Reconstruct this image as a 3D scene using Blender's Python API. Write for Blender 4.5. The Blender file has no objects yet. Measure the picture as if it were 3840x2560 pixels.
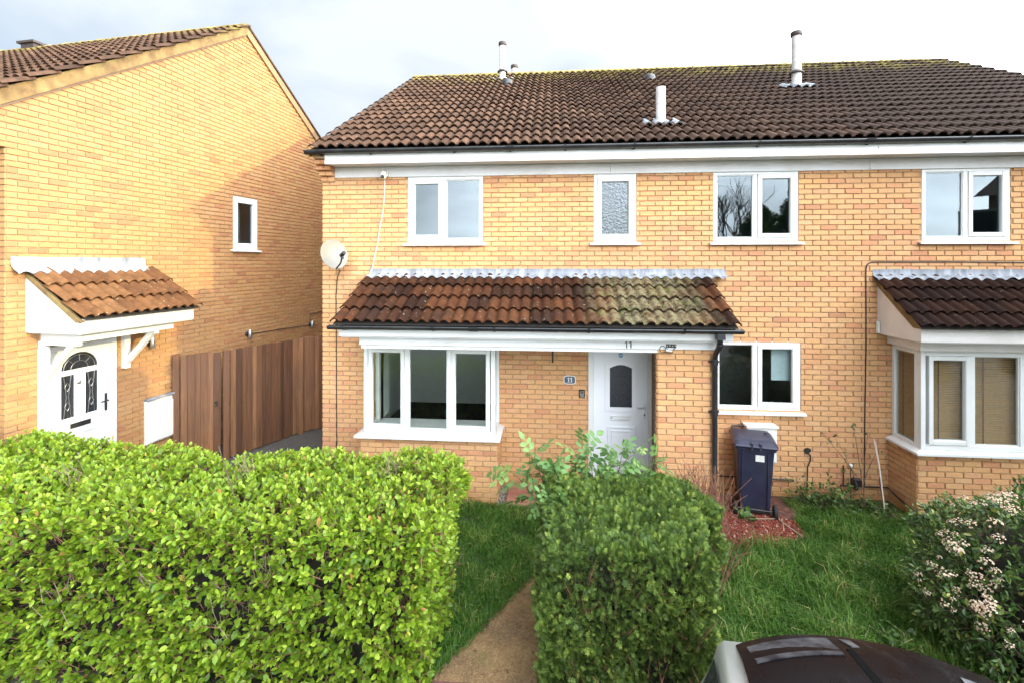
import bpy, math, random
import numpy as np
from mathutils import Vector, Matrix, Euler
R = math.radians
random.seed(7)
rng = np.random.default_rng(7)
scn = bpy.context.scene
col = scn.collection

# ------------------------------------------------------------------ camera
CAM = Vector((0.0, -7.403, 3.43))
PSI = math.atan(0.0849)
cam_d = bpy.data.cameras.new('camera')
cam = bpy.data.objects.new('camera', cam_d)
col.objects.link(cam)
cam.location = CAM
cam.rotation_euler = (R(90), 0, PSI)
cam_d.sensor_width = 36.0
cam_d.lens = 36.0 * 1811 / 3840
cam_d.shift_y = -(1280 - 985) / 3840
cam_d.clip_start = 0.05
cam_d.clip_end = 2000
scn.camera = cam

# ------------------------------------------------------------------ sky, sun, exposure
SUN_DIR = Vector((-2.58, 0.97, -0.72)).normalized()      # the way the light travels
SUN_EL = math.asin(-SUN_DIR.z)
SUN_AZ = math.atan2(-SUN_DIR.x, -SUN_DIR.y)
world = bpy.data.worlds.new('World')
scn.world = world
world.use_nodes = True
wt = world.node_tree
wt.nodes.clear()
def wn(t, **kw):
    n = wt.nodes.new(t)
    for k, v in kw.items(): setattr(n, k, v)
    return n
sky = wn('ShaderNodeTexSky', sky_type='NISHITA', sun_disc=False, sun_elevation=SUN_EL, sun_rotation=SUN_AZ)
sky.air_density = 1.0; sky.dust_density = 1.5; sky.ozone_density = 1.5
tc = wn('ShaderNodeTexCoord')
sep = wn('ShaderNodeSeparateXYZ')
wt.links.new(tc.outputs['Generated'], sep.inputs[0])
mz = wn('ShaderNodeMath', operation='ADD'); mz.inputs[1].default_value = 0.35
wt.links.new(sep.outputs['Z'], mz.inputs[0])
mzm = wn('ShaderNodeMath', operation='MAXIMUM'); mzm.inputs[1].default_value = 0.12
wt.links.new(mz.outputs[0], mzm.inputs[0])
dv = wn('ShaderNodeVectorMath', operation='DIVIDE')
cmb = wn('ShaderNodeCombineXYZ')
for i in range(3): wt.links.new(mzm.outputs[0], cmb.inputs[i])
wt.links.new(tc.outputs['Generated'], dv.inputs[0]); wt.links.new(cmb.outputs[0], dv.inputs[1])
nz = wn('ShaderNodeTexNoise'); nz.inputs['Scale'].default_value = 1.5; nz.inputs['Detail'].default_value = 6; nz.inputs['Roughness'].default_value = 0.52
nz.inputs['Distortion'].default_value = 0.5
wt.links.new(dv.outputs[0], nz.inputs['Vector'])
rp = wn('ShaderNodeValToRGB')
rp.color_ramp.elements[0].position = 0.34; rp.color_ramp.elements[0].color = (0.5, 0.5, 0.5, 1)
rp.color_ramp.elements[1].position = 0.64; rp.color_ramp.elements[1].color = (1, 1, 1, 1)
wt.links.new(nz.outputs['Fac'], rp.inputs[0])
mx = wn('ShaderNodeMix', data_type='RGBA')
wt.links.new(rp.outputs[0], mx.inputs[0])
skd = wn('ShaderNodeVectorMath', operation='SCALE'); skd.inputs['Scale'].default_value = 0.58
wt.links.new(sky.outputs[0], skd.inputs[0]); wt.links.new(skd.outputs[0], mx.inputs[6])
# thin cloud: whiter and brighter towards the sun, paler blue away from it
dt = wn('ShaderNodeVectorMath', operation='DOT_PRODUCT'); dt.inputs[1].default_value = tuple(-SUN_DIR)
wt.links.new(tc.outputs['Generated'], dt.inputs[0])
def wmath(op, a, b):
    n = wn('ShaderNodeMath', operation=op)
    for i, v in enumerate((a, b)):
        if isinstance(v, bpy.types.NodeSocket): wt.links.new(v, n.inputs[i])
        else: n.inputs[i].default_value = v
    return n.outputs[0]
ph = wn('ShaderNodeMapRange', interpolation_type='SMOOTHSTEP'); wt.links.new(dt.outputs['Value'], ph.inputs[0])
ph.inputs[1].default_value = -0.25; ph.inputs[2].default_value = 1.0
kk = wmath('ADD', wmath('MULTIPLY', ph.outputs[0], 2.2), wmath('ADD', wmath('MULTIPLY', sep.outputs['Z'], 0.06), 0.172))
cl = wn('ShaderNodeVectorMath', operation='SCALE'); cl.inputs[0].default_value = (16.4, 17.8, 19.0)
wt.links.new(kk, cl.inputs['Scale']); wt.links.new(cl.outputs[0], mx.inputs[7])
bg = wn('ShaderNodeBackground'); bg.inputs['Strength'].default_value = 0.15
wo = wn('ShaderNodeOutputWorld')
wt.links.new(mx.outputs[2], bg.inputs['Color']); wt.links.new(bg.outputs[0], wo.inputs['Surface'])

sun_d = bpy.data.lights.new('sun', 'SUN')
sun_d.energy = 2.6; sun_d.angle = R(0.6); sun_d.color = (0.74, 0.62, 0.29)
sun = bpy.data.objects.new('sun', sun_d); col.objects.link(sun)
sun.rotation_euler = SUN_DIR.to_track_quat('-Z', 'Y').to_euler()
sun.location = (12, -8, 14)

scn.view_settings.view_transform = 'Standard'
scn.view_settings.look = 'None'
scn.view_settings.exposure = 0.98
scn.view_settings.gamma = 1.0
scn.view_settings.use_curve_mapping = False

# ------------------------------------------------------------------ object helpers
def link(name, data, parent=None, loc=(0, 0, 0), rot=(0, 0, 0), label=None, cat=None, group=None, kind=None):
    o = bpy.data.objects.new(name, data)
    col.objects.link(o)
    o.location = loc; o.rotation_euler = rot
    if parent is not None: o.parent = parent
    if label: o['label'] = label
    if cat: o['category'] = cat
    if group: o['group'] = group
    if kind: o['kind'] = kind
    return o
def thing(name, label, cat, loc=(0, 0, 0), rz=0.0, group=None):
    return link(name, None, None, loc, (0, 0, rz), label, cat, group)

class Frame:
    """u along the wall, d outward, z up"""
    def __init__(s, O, U, N):
        s.O = np.array(O, float); s.U = np.array(U, float); s.N = np.array(N, float); s.Z = np.array((0, 0, 1.0))
    def p(s, u, d, z): return tuple(s.O + s.U * u + s.N * d + s.Z * z)
FR = Frame((0, 0, 0), (1, 0, 0), (0, -1, 0))       # main facade: u = x, d = -y
FG = Frame((0, 0, 0), (0, 1, 0), (1, 0, 0))        # gable wall of the left house, in its own axes

class MB:
    def __init__(s): s.v = []; s.f = []; s.sm = []; s.t = []
    def add(s, vs, fs, smooth=False, tone=0.5):
        b = len(s.v); s.v += [tuple(v) for v in vs]
        s.t += [tone] * len(vs)
        for f in fs: s.f.append(tuple(i + b for i in f)); s.sm.append(smooth)
    def box(s, F, u0, u1, d0, d1, z0, z1, tone=0.5):
        vs = [F.p(u, d, z) for u in (u0, u1) for d in (d0, d1) for z in (z0, z1)]
        s.add(vs, [(0, 1, 3, 2), (4, 6, 7, 5), (0, 4, 5, 1), (2, 3, 7, 6), (0, 2, 6, 4), (1, 5, 7, 3)], tone=tone)
    def bevbox(s, F, u0, u1, d0, d1, z0, z1, b=0.004):
        """box whose outward (d1) face is chamfered"""
        vs = [F.p(u0, d0, z0), F.p(u1, d0, z0), F.p(u1, d0, z1), F.p(u0, d0, z1),
              F.p(u0, d1 - b, z0), F.p(u1, d1 - b, z0), F.p(u1, d1 - b, z1), F.p(u0, d1 - b, z1),
              F.p(u0 + b, d1, z0 + b), F.p(u1 - b, d1, z0 + b), F.p(u1 - b, d1, z1 - b), F.p(u0 + b, d1, z1 - b)]
        fs = [(3, 2, 1, 0), (8, 9, 10, 11)]
        for i in range(4):
            j = (i + 1) % 4
            fs += [(i, j, 4 + j, 4 + i), (4 + i, 4 + j, 8 + j, 8 + i)]
        s.add(vs, fs)
    def prism(s, F, poly, d0, d1):
        n = len(poly)
        vs = [F.p(u, d0, z) for u, z in poly] + [F.p(u, d1, z) for u, z in poly]
        fs = [tuple(range(n))[::-1], tuple(range(n, 2 * n))]
        for i in range(n):
            j = (i + 1) % n; fs.append((i, j, n + j, n + i))
        s.add(vs, fs)
    def quad(s, a, b, c, d, tone=0.5): s.add([a, b, c, d], [(0, 1, 2, 3)], tone=tone)
    def tube(s, pts, r, n=8, caps=True, smooth=True, tone=0.5):
        pts = [Vector(p) for p in pts]; rs = r if isinstance(r, (list, tuple)) else [r] * len(pts)
        vs = []; fs = []
        prev = None
        for i, p in enumerate(pts):
            t = (pts[min(i + 1, len(pts) - 1)] - pts[max(i - 1, 0)])
            if t.length < 1e-9: t = Vector((0, 0, 1))
            t.normalize()
            if prev is None:
                a = t.orthogonal().normalized()
            else:
                a = (prev - t * prev.dot(t))
                a = a.normalized() if a.length > 1e-6 else t.orthogonal().normalized()
            prev = a
            b = t.cross(a)
            for k in range(n):
                w = 2 * math.pi * k / n
                vs.append(p + (a * math.cos(w) + b * math.sin(w)) * rs[i])
        for i in range(len(pts) - 1):
            for k in range(n):
                q = (k + 1) % n
                fs.append((i * n + k, i * n + q, (i + 1) * n + q, (i + 1) * n + k))
        s.add(vs, fs, smooth, tone)
        if caps:
            m = len(pts) - 1
            s.add([vs[k] for k in range(n)], [tuple(range(n))[::-1]], tone=tone)
            s.add([vs[m * n + k] for k in range(n)], [tuple(range(n))], tone=tone)
    def lathe(s, prof, c=(0, 0, 0), n=20, axis='Z', smooth=True):
        """prof: (radius, height) pairs"""
        vs = []; fs = []
        for r, h in prof:
            for k in range(n):
                w = 2 * math.pi * k / n
                x, y = r * math.cos(w), r * math.sin(w)
                if axis == 'Z': q = (x, y, h)
                elif axis == 'Y': q = (x, h, y)
                else: q = (h, x, y)
                vs.append((q[0] + c[0], q[1] + c[1], q[2] + c[2]))
        for i in range(len(prof) - 1):
            for k in range(n):
                q = (k + 1) % n
                fs.append((i * n + k, i * n + q, (i + 1) * n + q, (i + 1) * n + k))
        s.add(vs, fs, smooth)
    def mesh(s, name, m):
        me = bpy.data.meshes.new(name)
        me.from_pydata(s.v, [], s.f)
        me.polygons.foreach_set('use_smooth', s.sm)
        a = me.attributes.new('tone', 'FLOAT', 'POINT'); a.data.foreach_set('value', s.t)
        if m is not None: me.materials.append(m)
        me.update()
        return me
    def build(s, name, m, parent=None, origin=None, **kw):
        c = np.array(s.v).mean(axis=0) if origin is None else np.array(origin, float)
        s.v = [tuple(np.array(v) - c) for v in s.v]
        return link(name, s.mesh(name, m), parent, tuple(c), **kw)

def np_mesh(name, V, F, m, tone=None, smooth=False):
    """V (n,3), F (k,3|4) numpy"""
    me = bpy.data.meshes.new(name)
    V = np.ascontiguousarray(V, np.float32); F = np.ascontiguousarray(F, np.int32)
    k = F.shape[1]
    me.vertices.add(len(V)); me.vertices.foreach_set('co', V.ravel())
    me.loops.add(F.size); me.loops.foreach_set('vertex_index', F.ravel())
    me.polygons.add(len(F))
    me.polygons.foreach_set('loop_start', np.arange(0, F.size, k, dtype=np.int32))
    me.polygons.foreach_set('loop_total', np.full(len(F), k, np.int32))
    me.polygons.foreach_set('use_smooth', np.full(len(F), smooth))
    me.update(calc_edges=True)
    if tone is not None:
        a = me.attributes.new('tone', 'FLOAT', 'POINT'); a.data.foreach_set('value', np.ascontiguousarray(tone, np.float32))
    if m is not None: me.materials.append(m)
    return me
def scatter(tV, tF, M, T, tone):
    """copies of a small template: M (N,3,3) columns = axes, T (N,3)"""
    N, k = len(T), len(tV)
    V = np.einsum('nij,kj->nki', M, tV) + T[:, None, :]
    F = (tF[None] + (np.arange(N) * k)[:, None, None]).reshape(-1, tF.shape[1])
    return V.reshape(-1, 3), F, np.repeat(tone, k)
def basis(d, roll):
    """orthonormal bases: y axis along d, rolled about it"""
    d = d / np.linalg.norm(d, axis=1, keepdims=True)
    up = np.tile(np.array((0, 0, 1.0)), (len(d), 1)); up[np.abs(d[:, 2]) > 0.95] = (1, 0, 0)
    x = np.cross(d, up); x /= np.linalg.norm(x, axis=1, keepdims=True)
    z = np.cross(x, d)
    c, s = np.cos(roll)[:, None], np.sin(roll)[:, None]
    return np.stack([x * c + z * s, d, -x * s + z * c], axis=2)

# ------------------------------------------------------------------ materials
def newmat(name):
    m = bpy.data.materials.new(name); m.use_nodes = True
    nt = m.node_tree; nt.nodes.clear()
    out = nt.nodes.new('ShaderNodeOutputMaterial'); b = nt.nodes.new('ShaderNodeBsdfPrincipled')
    nt.links.new(b.outputs[0], out.inputs[0])
    return m, nt, b, out
def nd(nt, t, **kw):
    n = nt.nodes.new(t)
    for k, v in kw.items():
        if k in n.inputs and not hasattr(n, k): n.inputs[k].default_value = v
        else: setattr(n, k, v)
    return n
def noise(nt, vec, scale, detail=4, rough=0.55, dist=0.0):
    n = nt.nodes.new('ShaderNodeTexNoise')
    n.inputs['Scale'].default_value = scale; n.inputs['Detail'].default_value = detail
    n.inputs['Roughness'].default_value = rough; n.inputs['Distortion'].default_value = dist
    nt.links.new(vec, n.inputs['Vector']); return n.outputs['Fac']
def ramp(nt, fac, stops, interp='LINEAR'):
    r = nt.nodes.new('ShaderNodeValToRGB'); cr = r.color_ramp; cr.interpolation = interp
    while len(cr.elements) < len(stops): cr.elements.new(0.5)
    for e, (p, c) in zip(cr.elements, stops):
        e.position = p; e.color = (c if isinstance(c, (tuple, list)) else (c, c, c)) + ((1,) if not isinstance(c, (tuple, list)) or len(c) == 3 else ())
    nt.links.new(fac, r.inputs[0]); return r.outputs[0]
def mixc(nt, fac, a, b, mode='MIX'):
    n = nt.nodes.new('ShaderNodeMix'); n.data_type = 'RGBA'; n.blend_type = mode
    for sock, v in ((n.inputs[0], fac), (n.inputs[6], a), (n.inputs[7], b)):
        if isinstance(v, bpy.types.NodeSocket): nt.links.new(v, sock)
        elif isinstance(v, (int, float)): sock.default_value = v
        else: sock.default_value = tuple(v) + (1,)
    return n.outputs[2]
def math_(nt, op, a, b=0.0, clamp=False):
    n = nt.nodes.new('ShaderNodeMath'); n.operation = op; n.use_clamp = clamp
    for sock, v in ((n.inputs[0], a), (n.inputs[1], b)):
        if isinstance(v, bpy.types.NodeSocket): nt.links.new(v, sock)
        else: sock.default_value = v
    return n.outputs[0]
def pos(nt): return nt.nodes.new('ShaderNodeNewGeometry').outputs['Position']
def posxyz(nt):
    s = nt.nodes.new('ShaderNodeSeparateXYZ'); nt.links.new(pos(nt), s.inputs[0]); return s.outputs
def maprange(nt, v, a, b, c=0.0, d=1.0):
    n = nt.nodes.new('ShaderNodeMapRange')
    nt.links.new(v, n.inputs[0])
    for i, x in enumerate((a, b, c, d)): n.inputs[i + 1].default_value = x
    return n.outputs[0]
def bump(nt, b, h, strength=0.3, dist=0.01):
    n = nt.nodes.new('ShaderNodeBump'); n.inputs['Strength'].default_value = strength; n.inputs['Distance'].default_value = dist
    nt.links.new(h, n.inputs['Height']); nt.links.new(n.outputs[0], b.inputs['Normal'])
def rnd(nt, joined):
    """a value per piece: an attribute on joined meshes, the object's own on single pieces"""
    if joined:
        a = nt.nodes.new('ShaderNodeAttribute'); a.attribute_name = 'tone'; return a.outputs['Fac']
    return nt.nodes.new('ShaderNodeObjectInfo').outputs['Random']

def plain(name, c, rough=0.5, var=0.08, scale=6.0, metallic=0.0, bmp=0.0, spec=0.5, dirt=None, dirt_amt=0.0, dscale=2.0):
    m, nt, b, _ = newmat(name)
    p = pos(nt)
    n = noise(nt, p, scale, 5)
    lo = tuple(max(0, x * (1 - var * 1.6)) for x in c); hi = tuple(min(1, x * (1 + var)) for x in c)
    cc = ramp(nt, n, [(0.3, lo), (0.7, hi)])
    if dirt:
        dn = ramp(nt, noise(nt, p, dscale, 7, 0.65), [(0.45, 0.0), (0.75, 1.0)])
        cc = mixc(nt, math_(nt, 'MULTIPLY', dn, dirt_amt), cc, dirt)
    nt.links.new(cc, b.inputs['Base Color'])
    b.inputs['Roughness'].default_value = rough; b.inputs['Metallic'].default_value = metallic
    b.inputs['Specular IOR Level'].default_value = spec
    if bmp: bump(nt, b, noise(nt, p, scale * 8, 5, 0.6), bmp, 0.01)
    return m

def brick_mat(name, joined, stain=True, deep=0.0):
    m, nt, b, _ = newmat(name)
    p = pos(nt); x, y, z = posxyz(nt)
    t = rnd(nt, joined)
    base = ramp(nt, t, [(0.0, (0.5928, 0.2976, 0.1419)), (0.16, (0.6344, 0.3488, 0.1591)), (0.38, (0.6552, 0.372, 0.172)), (0.6, (0.624, 0.3441, 0.1634)),
                        (0.78, (0.6552, 0.3906, 0.1978)), (0.9, (0.6032, 0.2976, 0.1548)), (0.98, (0.572, 0.2604, 0.1333)), (1.0, (0.468, 0.2232, 0.1204))])
    # clay flashes inside a brick, and soft patches over the wall
    fl = ramp(nt, noise(nt, p, 7.5, 4, 0.6), [(0.52, 0.0), (0.72, 1.0)])
    base = mixc(nt, math_(nt, 'MULTIPLY', fl, 0.32), base, (0.5512, 0.2697, 0.1462))
    big = ramp(nt, noise(nt, p, 0.8, 3), [(0.4, 0.0), (0.68, 1.0)])
    base = mixc(nt, math_(nt, 'MULTIPLY', big, 0.25), base, (0.572, 0.2883, 0.1634))
    fine = ramp(nt, noise(nt, p, 55, 6, 0.7), [(0.25, 0.78), (0.75, 1.12)])
    base = mixc(nt, 1.0, base, fine, 'MULTIPLY')
    if stain:
        damp = math_(nt, 'MULTIPLY', maprange(nt, z, 0.28, 0.02), ramp(nt, noise(nt, p, 3.5, 5), [(0.3, 0.35), (0.6, 1.0)]))
        base = mixc(nt, math_(nt, 'MULTIPLY', damp, 0.8), base, (0.33, 0.155, 0.045))
    mp = nt.nodes.new('ShaderNodeMapping'); mp.inputs['Scale'].default_value = (2.6, 2.6, 0.55); nt.links.new(p, mp.inputs[0])
    gr = ramp(nt, noise(nt, mp.outputs[0], 1.0, 6, 0.65), [(0.5, 0.0), (0.72, 1.0)])
    base = mixc(nt, math_(nt, 'MULTIPLY', gr, 0.28), base, (0.36, 0.22, 0.135))
    if deep: base = mixc(nt, 1.0, base, (0.66, 0.635, 0.56), 'MULTIPLY')
    nt.links.new(base, b.inputs['Base Color'])
    b.inputs['Roughness'].default_value = 0.9; b.inputs['Specular IOR Level'].default_value = 0.25
    bump(nt, b, noise(nt, p, 140, 5, 0.7), 0.35, 0.004)
    return m

def tile_mat(name, joined, kind):
    m, nt, b, _ = newmat(name)
    p = pos(nt); x, y, z = posxyz(nt)
    t = rnd(nt, joined)
    if kind == 'roof':
        base = ramp(nt, t, [(0.0, (0.0612, 0.0329, 0.0217)), (0.5, (0.0864, 0.0469, 0.0301)), (0.9, (0.108, 0.0581, 0.0371)), (1.0, (0.1296, 0.0735, 0.0462))])
    elif kind == 'orange':
        base = ramp(nt, t, [(0.0, (0.10, 0.042, 0.018)), (0.5, (0.135, 0.060, 0.025)), (1.0, (0.165, 0.078, 0.033))])
    else:
        base = ramp(nt, t, [(0.0, (0.0238, 0.0099, 0.00594)), (0.35, (0.042, 0.01584, 0.00792)), (0.75, (0.0735, 0.0264, 0.01122)), (1.0, (0.098, 0.0363, 0.01452))])
    n1 = ramp(nt, noise(nt, p, 9, 6, 0.65), [(0.3, 0.65), (0.7, 1.2)])
    base = mixc(nt, 1.0, base, n1, 'MULTIPLY')
    blot = ramp(nt, noise(nt, p, 3.2, 5, 0.6), [(0.5, 0.0), (0.66, 1.0)])
    base = mixc(nt, math_(nt, 'MULTIPLY', blot, 0.55 if kind == 'canopy' else 0.3), base, (0.026, 0.016, 0.012))
    if kind == 'roof':
        hue = maprange(nt, x, 0.0, 5.5)                        # tiles get darker towards the right half of the roof
        base = mixc(nt, math_(nt, 'MULTIPLY', hue, 0.82), base, (0.026, 0.016, 0.013))
        mossy = math_(nt, 'MULTIPLY', maprange(nt, z, 7.6, 8.25), ramp(nt, noise(nt, p, 2.6, 6, 0.65), [(0.45, 0.0), (0.62, 1.0)]))
        base = mixc(nt, math_(nt, 'MULTIPLY', mossy, 0.75), base, (0.27, 0.22, 0.05))
        lich = ramp(nt, noise(nt, p, 17, 3, 0.5), [(0.70, 0.0), (0.76, 1.0)])
        base = mixc(nt, math_(nt, 'MULTIPLY', lich, 0.5), base, (0.4, 0.36, 0.27))
    if kind == 'canopy':
        # pale crusty lichen where the wall above keeps the tiles wet
        band = math_(nt, 'MULTIPLY', maprange(nt, x, 0.35, 0.95), maprange(nt, x, 2.15, 1.65))
        li = ramp(nt, noise(nt, p, 11, 8, 0.75), [(0.40, 0.0), (0.56, 1.0)])
        base = mixc(nt, math_(nt, 'MULTIPLY', math_(nt, 'MULTIPLY', band, li), 0.62), base, (0.27, 0.24, 0.135))
        gr = ramp(nt, noise(nt, p, 5.5, 5, 0.6), [(0.55, 0.0), (0.68, 1.0)])
        base = mixc(nt, math_(nt, 'MULTIPLY', math_(nt, 'MULTIPLY', band, gr), 0.7), base, (0.12, 0.14, 0.03))
    if kind in ('canopy', 'orange', 'dark'):
        sp = ramp(nt, noise(nt, p, 26, 3, 0.5), [(0.68, 0.0), (0.73, 1.0)])
        base = mixc(nt, math_(nt, 'MULTIPLY', sp, 0.75), base, (0.42, 0.37, 0.26))
        ye = ramp(nt, noise(nt, p, 4.3, 5, 0.7), [(0.70, 0.0), (0.76, 1.0)])
        base = mixc(nt, math_(nt, 'MULTIPLY', ye, 0.8), base, (0.46, 0.31, 0.02))
    if kind == 'dark':
        base = mixc(nt, 0.8, base, (0.013, 0.006, 0.005))
    nt.links.new(base, b.inputs['Base Color'])
    b.inputs['Roughness'].default_value = 0.85; b.inputs['Specular IOR Level'].default_value = 0.12
    bump(nt, b, noise(nt, p, 60, 6, 0.7), 0.5, 0.006)
    return m

def leaf_mat(name, joined, stops, trans=0.35, rough=0.42, tcol=None, spec=0.4):
    m = bpy.data.materials.new(name); m.use_nodes = True
    nt = m.node_tree; nt.nodes.clear()
    out = nt.nodes.new('ShaderNodeOutputMaterial'); b = nt.nodes.new('ShaderNodeBsdfPrincipled')
    tr = nt.nodes.new('ShaderNodeBsdfTranslucent'); mxs = nt.nodes.new('ShaderNodeMixShader')
    c = ramp(nt, rnd(nt, joined), stops)
    n = ramp(nt, noise(nt, pos(nt), 24, 3), [(0.3, 0.8), (0.7, 1.15)])
    c = mixc(nt, 1.0, c, n, 'MULTIPLY')
    nt.links.new(c, b.inputs['Base Color'])
    if tcol: nt.links.new(mixc(nt, 0.6, c, tcol), tr.inputs['Color'])
    else: nt.links.new(c, tr.inputs['Color'])
    b.inputs['Roughness'].default_value = rough; b.inputs['Specular IOR Level'].default_value = spec
    mxs.inputs[0].default_value = trans
    nt.links.new(b.outputs[0], mxs.inputs[1]); nt.links.new(tr.outputs[0], mxs.inputs[2])
    nt.links.new(mxs.outputs[0], out.inputs[0])
    return m

def glass_mat(name, ior=1.9, tint=(0.92, 0.95, 0.93), wav=0.0, rough=0.0):
    m = bpy.data.materials.new(name); m.use_nodes = True
    nt = m.node_tree; nt.nodes.clear()
    out = nt.nodes.new('ShaderNodeOutputMaterial')
    tr = nt.nodes.new('ShaderNodeBsdfTransparent'); tr.inputs[0].default_value = tint + (1,)
    gl = nt.nodes.new('ShaderNodeBsdfGlossy'); gl.inputs['Roughness'].default_value = rough
    gl.inputs['Color'].default_value = (0.93, 0.97, 1.0, 1)
    lw_ = nt.nodes.new('ShaderNodeLayerWeight')
    f0 = ((ior - 1) / (ior + 1)) ** 2
    frv = math_(nt, 'ADD', f0, math_(nt, 'MULTIPLY', math_(nt, 'POWER', lw_.outputs['Facing'], 5.0), 1 - f0))
    mxs = nt.nodes.new('ShaderNodeMixShader')
    bn = nt.nodes.new('ShaderNodeBump'); bn.inputs['Strength'].default_value = 0.04 + wav; bn.inputs['Distance'].default_value = 0.02
    nt.links.new(noise(nt, pos(nt), 1.3 if wav < .1 else 28, 2 if wav < .1 else 4), bn.inputs['Height'])
    nt.links.new(bn.outputs[0], gl.inputs['Normal'])
    nt.links.new(frv, mxs.inputs[0]); nt.links.new(tr.outputs[0], mxs.inputs[1]); nt.links.new(gl.outputs[0], mxs.inputs[2])
    nt.links.new(mxs.outputs[0], out.inputs[0])
    return m

def lead_mat():
    m, nt, b, _ = newmat('lead')
    p = pos(nt)
    mp = nt.nodes.new('ShaderNodeMapping'); mp.inputs['Scale'].default_value = (9, 9, 1.2); nt.links.new(p, mp.inputs[0])
    s = noise(nt, mp.outputs[0], 1.0, 6, 0.7)
    c = ramp(nt, s, [(0.3, (0.13, 0.14, 0.16)), (0.5, (0.24, 0.25, 0.28)), (0.62, (0.34, 0.35, 0.38)), (0.75, (0.52, 0.52, 0.53))])
    sc = ramp(nt, noise(nt, p, 13, 6, 0.75, 1.5), [(0.62, 0.0), (0.70, 1.0)])
    c = mixc(nt, math_(nt, 'MULTIPLY', sc, 0.55), c, (0.14, 0.10, 0.09))
    nt.links.new(c, b.inputs['Base Color']); b.inputs['Roughness'].default_value = 0.7; b.inputs['Specular IOR Level'].default_value = 0.2
    bump(nt, b, noise(nt, p, 14, 5, 0.6), 0.5, 0.015)
    return m

def wood_mat(name, joined):
    m, nt, b, _ = newmat(name)
    p = pos(nt); x, y, z = posxyz(nt)
    mp = nt.nodes.new('ShaderNodeMapping'); mp.inputs['Scale'].default_value = (34, 34, 1.6); nt.links.new(p, mp.inputs[0])
    g = noise(nt, mp.outputs[0], 1.0, 7, 0.65, 0.6)
    c = ramp(nt, rnd(nt, joined), [(0.0, (0.075, 0.030, 0.013)), (0.35, (0.125, 0.052, 0.022)), (0.75, (0.19, 0.083, 0.035)), (1.0, (0.27, 0.13, 0.058))])
    c = mixc(nt, 1.0, c, ramp(nt, g, [(0.3, 0.55), (0.7, 1.25)]), 'MULTIPLY')
    kn = ramp(nt, noise(nt, p, 6.5, 3, 0.5), [(0.70, 0.0), (0.76, 1.0)])
    c = mixc(nt, math_(nt, 'MULTIPLY', kn, 0.75), c, (0.07, 0.03, 0.015))
    wet = ramp(nt, noise(nt, p, 1.4, 4), [(0.45, 0.0), (0.7, 1.0)])
    c = mixc(nt, math_(nt, 'MULTIPLY', wet, 0.35), c, (0.11, 0.055, 0.035))
    nt.links.new(c, b.inputs['Base Color']); b.inputs['Roughness'].default_value = 0.8
    bump(nt, b, g, 0.35, 0.006)
    return m

M_brickS, M_brickJ = brick_mat('brick_single', False), brick_mat('brick_joined', True)
M_brickS2, M_brickJ2 = brick_mat('golden_brick_single', False, True, 1), brick_mat('golden_brick_joined', True, True, 1)
M_mortar = plain('mortar', (0.40, 0.255, 0.14), 0.95, 0.15, 12, bmp=0.3)
M_tileS = {k: tile_mat('tile_' + k, False, k) for k in ('roof', 'canopy', 'orange', 'dark')}
M_tileJ = {k: tile_mat('tile_joined_' + k, True, k) for k in ('roof',)}
M_white = plain('white_upvc', (0.74, 0.74, 0.74), 0.32, 0.03, 3, dirt=(0.62, 0.58, 0.5), dirt_amt=0.25)
M_fascia = plain('white_board', (0.70, 0.69, 0.70), 0.4, 0.04, 2.5, dirt=(0.46, 0.43, 0.38), dirt_amt=0.5, dscale=1.2)
M_cheek = plain('pale_board', (0.70, 0.66, 0.64), 0.55, 0.05, 2.5, dirt=(0.5, 0.45, 0.4), dirt_amt=0.4)
M_door = plain('door_white', (0.78, 0.79, 0.83), 0.35, 0.02, 2)
M_black = plain('black_plastic', (0.018, 0.018, 0.022), 0.35, 0.2, 8, dirt=(0.07, 0.065, 0.06), dirt_amt=0.5)
M_blackm = plain('black_metal', (0.02, 0.02, 0.02), 0.45, 0.2, 8)
M_glass = glass_mat('window_glass', 1.55)
M_glassU = glass_mat('window_glass_coated', 1.6, (0.62, 0.72, 0.76))
M_glassC = glass_mat('window_glass_silvered', 2.3, (0.62, 0.72, 0.76))
M_frost = glass_mat('frosted_glass', 1.9, (0.5, 0.56, 0.58), wav=0.5, rough=0.12)
M_darkglass = plain('dark_door_glass', (0.025, 0.028, 0.036), 0.22, 0.3, 40, bmp=0.35)
M_lead = lead_mat()
M_ridge = plain('ridge_lichen', (0.24, 0.19, 0.055), 0.9, 0.35, 5, bmp=0.5, dirt=(0.13, 0.085, 0.05), dirt_amt=0.9, dscale=6)
M_verge = plain('verge_mortar', (0.21, 0.125, 0.05), 0.95, 0.3, 6, bmp=0.5, dirt=(0.26, 0.22, 0.08), dirt_amt=0.6, dscale=5)
M_under = plain('roof_underlay', (0.03, 0.024, 0.02), 0.9)
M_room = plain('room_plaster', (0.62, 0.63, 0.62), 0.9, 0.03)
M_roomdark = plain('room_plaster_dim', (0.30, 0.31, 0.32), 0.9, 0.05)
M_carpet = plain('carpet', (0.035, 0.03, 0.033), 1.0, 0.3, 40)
M_pipe = plain('flue_enamel', (0.62, 0.60, 0.60), 0.45, 0.06, 6, dirt=(0.30, 0.26, 0.24), dirt_amt=0.5, dscale=5)
M_cap = plain('flue_cap', (0.05, 0.035, 0.032), 0.6)
M_woodS, M_woodJ = wood_mat('fence_wood', False), wood_mat('fence_wood_joined', True)
M_steel = plain('steel', (0.55, 0.55, 0.56), 0.3, 0.05, metallic=0.9)
M_dish = plain('dish_grey', (0.24, 0.225, 0.195), 0.5, 0.06, 3, dirt=(0.17, 0.16, 0.135), dirt_amt=0.6)
M_slate = plain('slate_blue', (0.085, 0.10, 0.13), 0.5)
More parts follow.
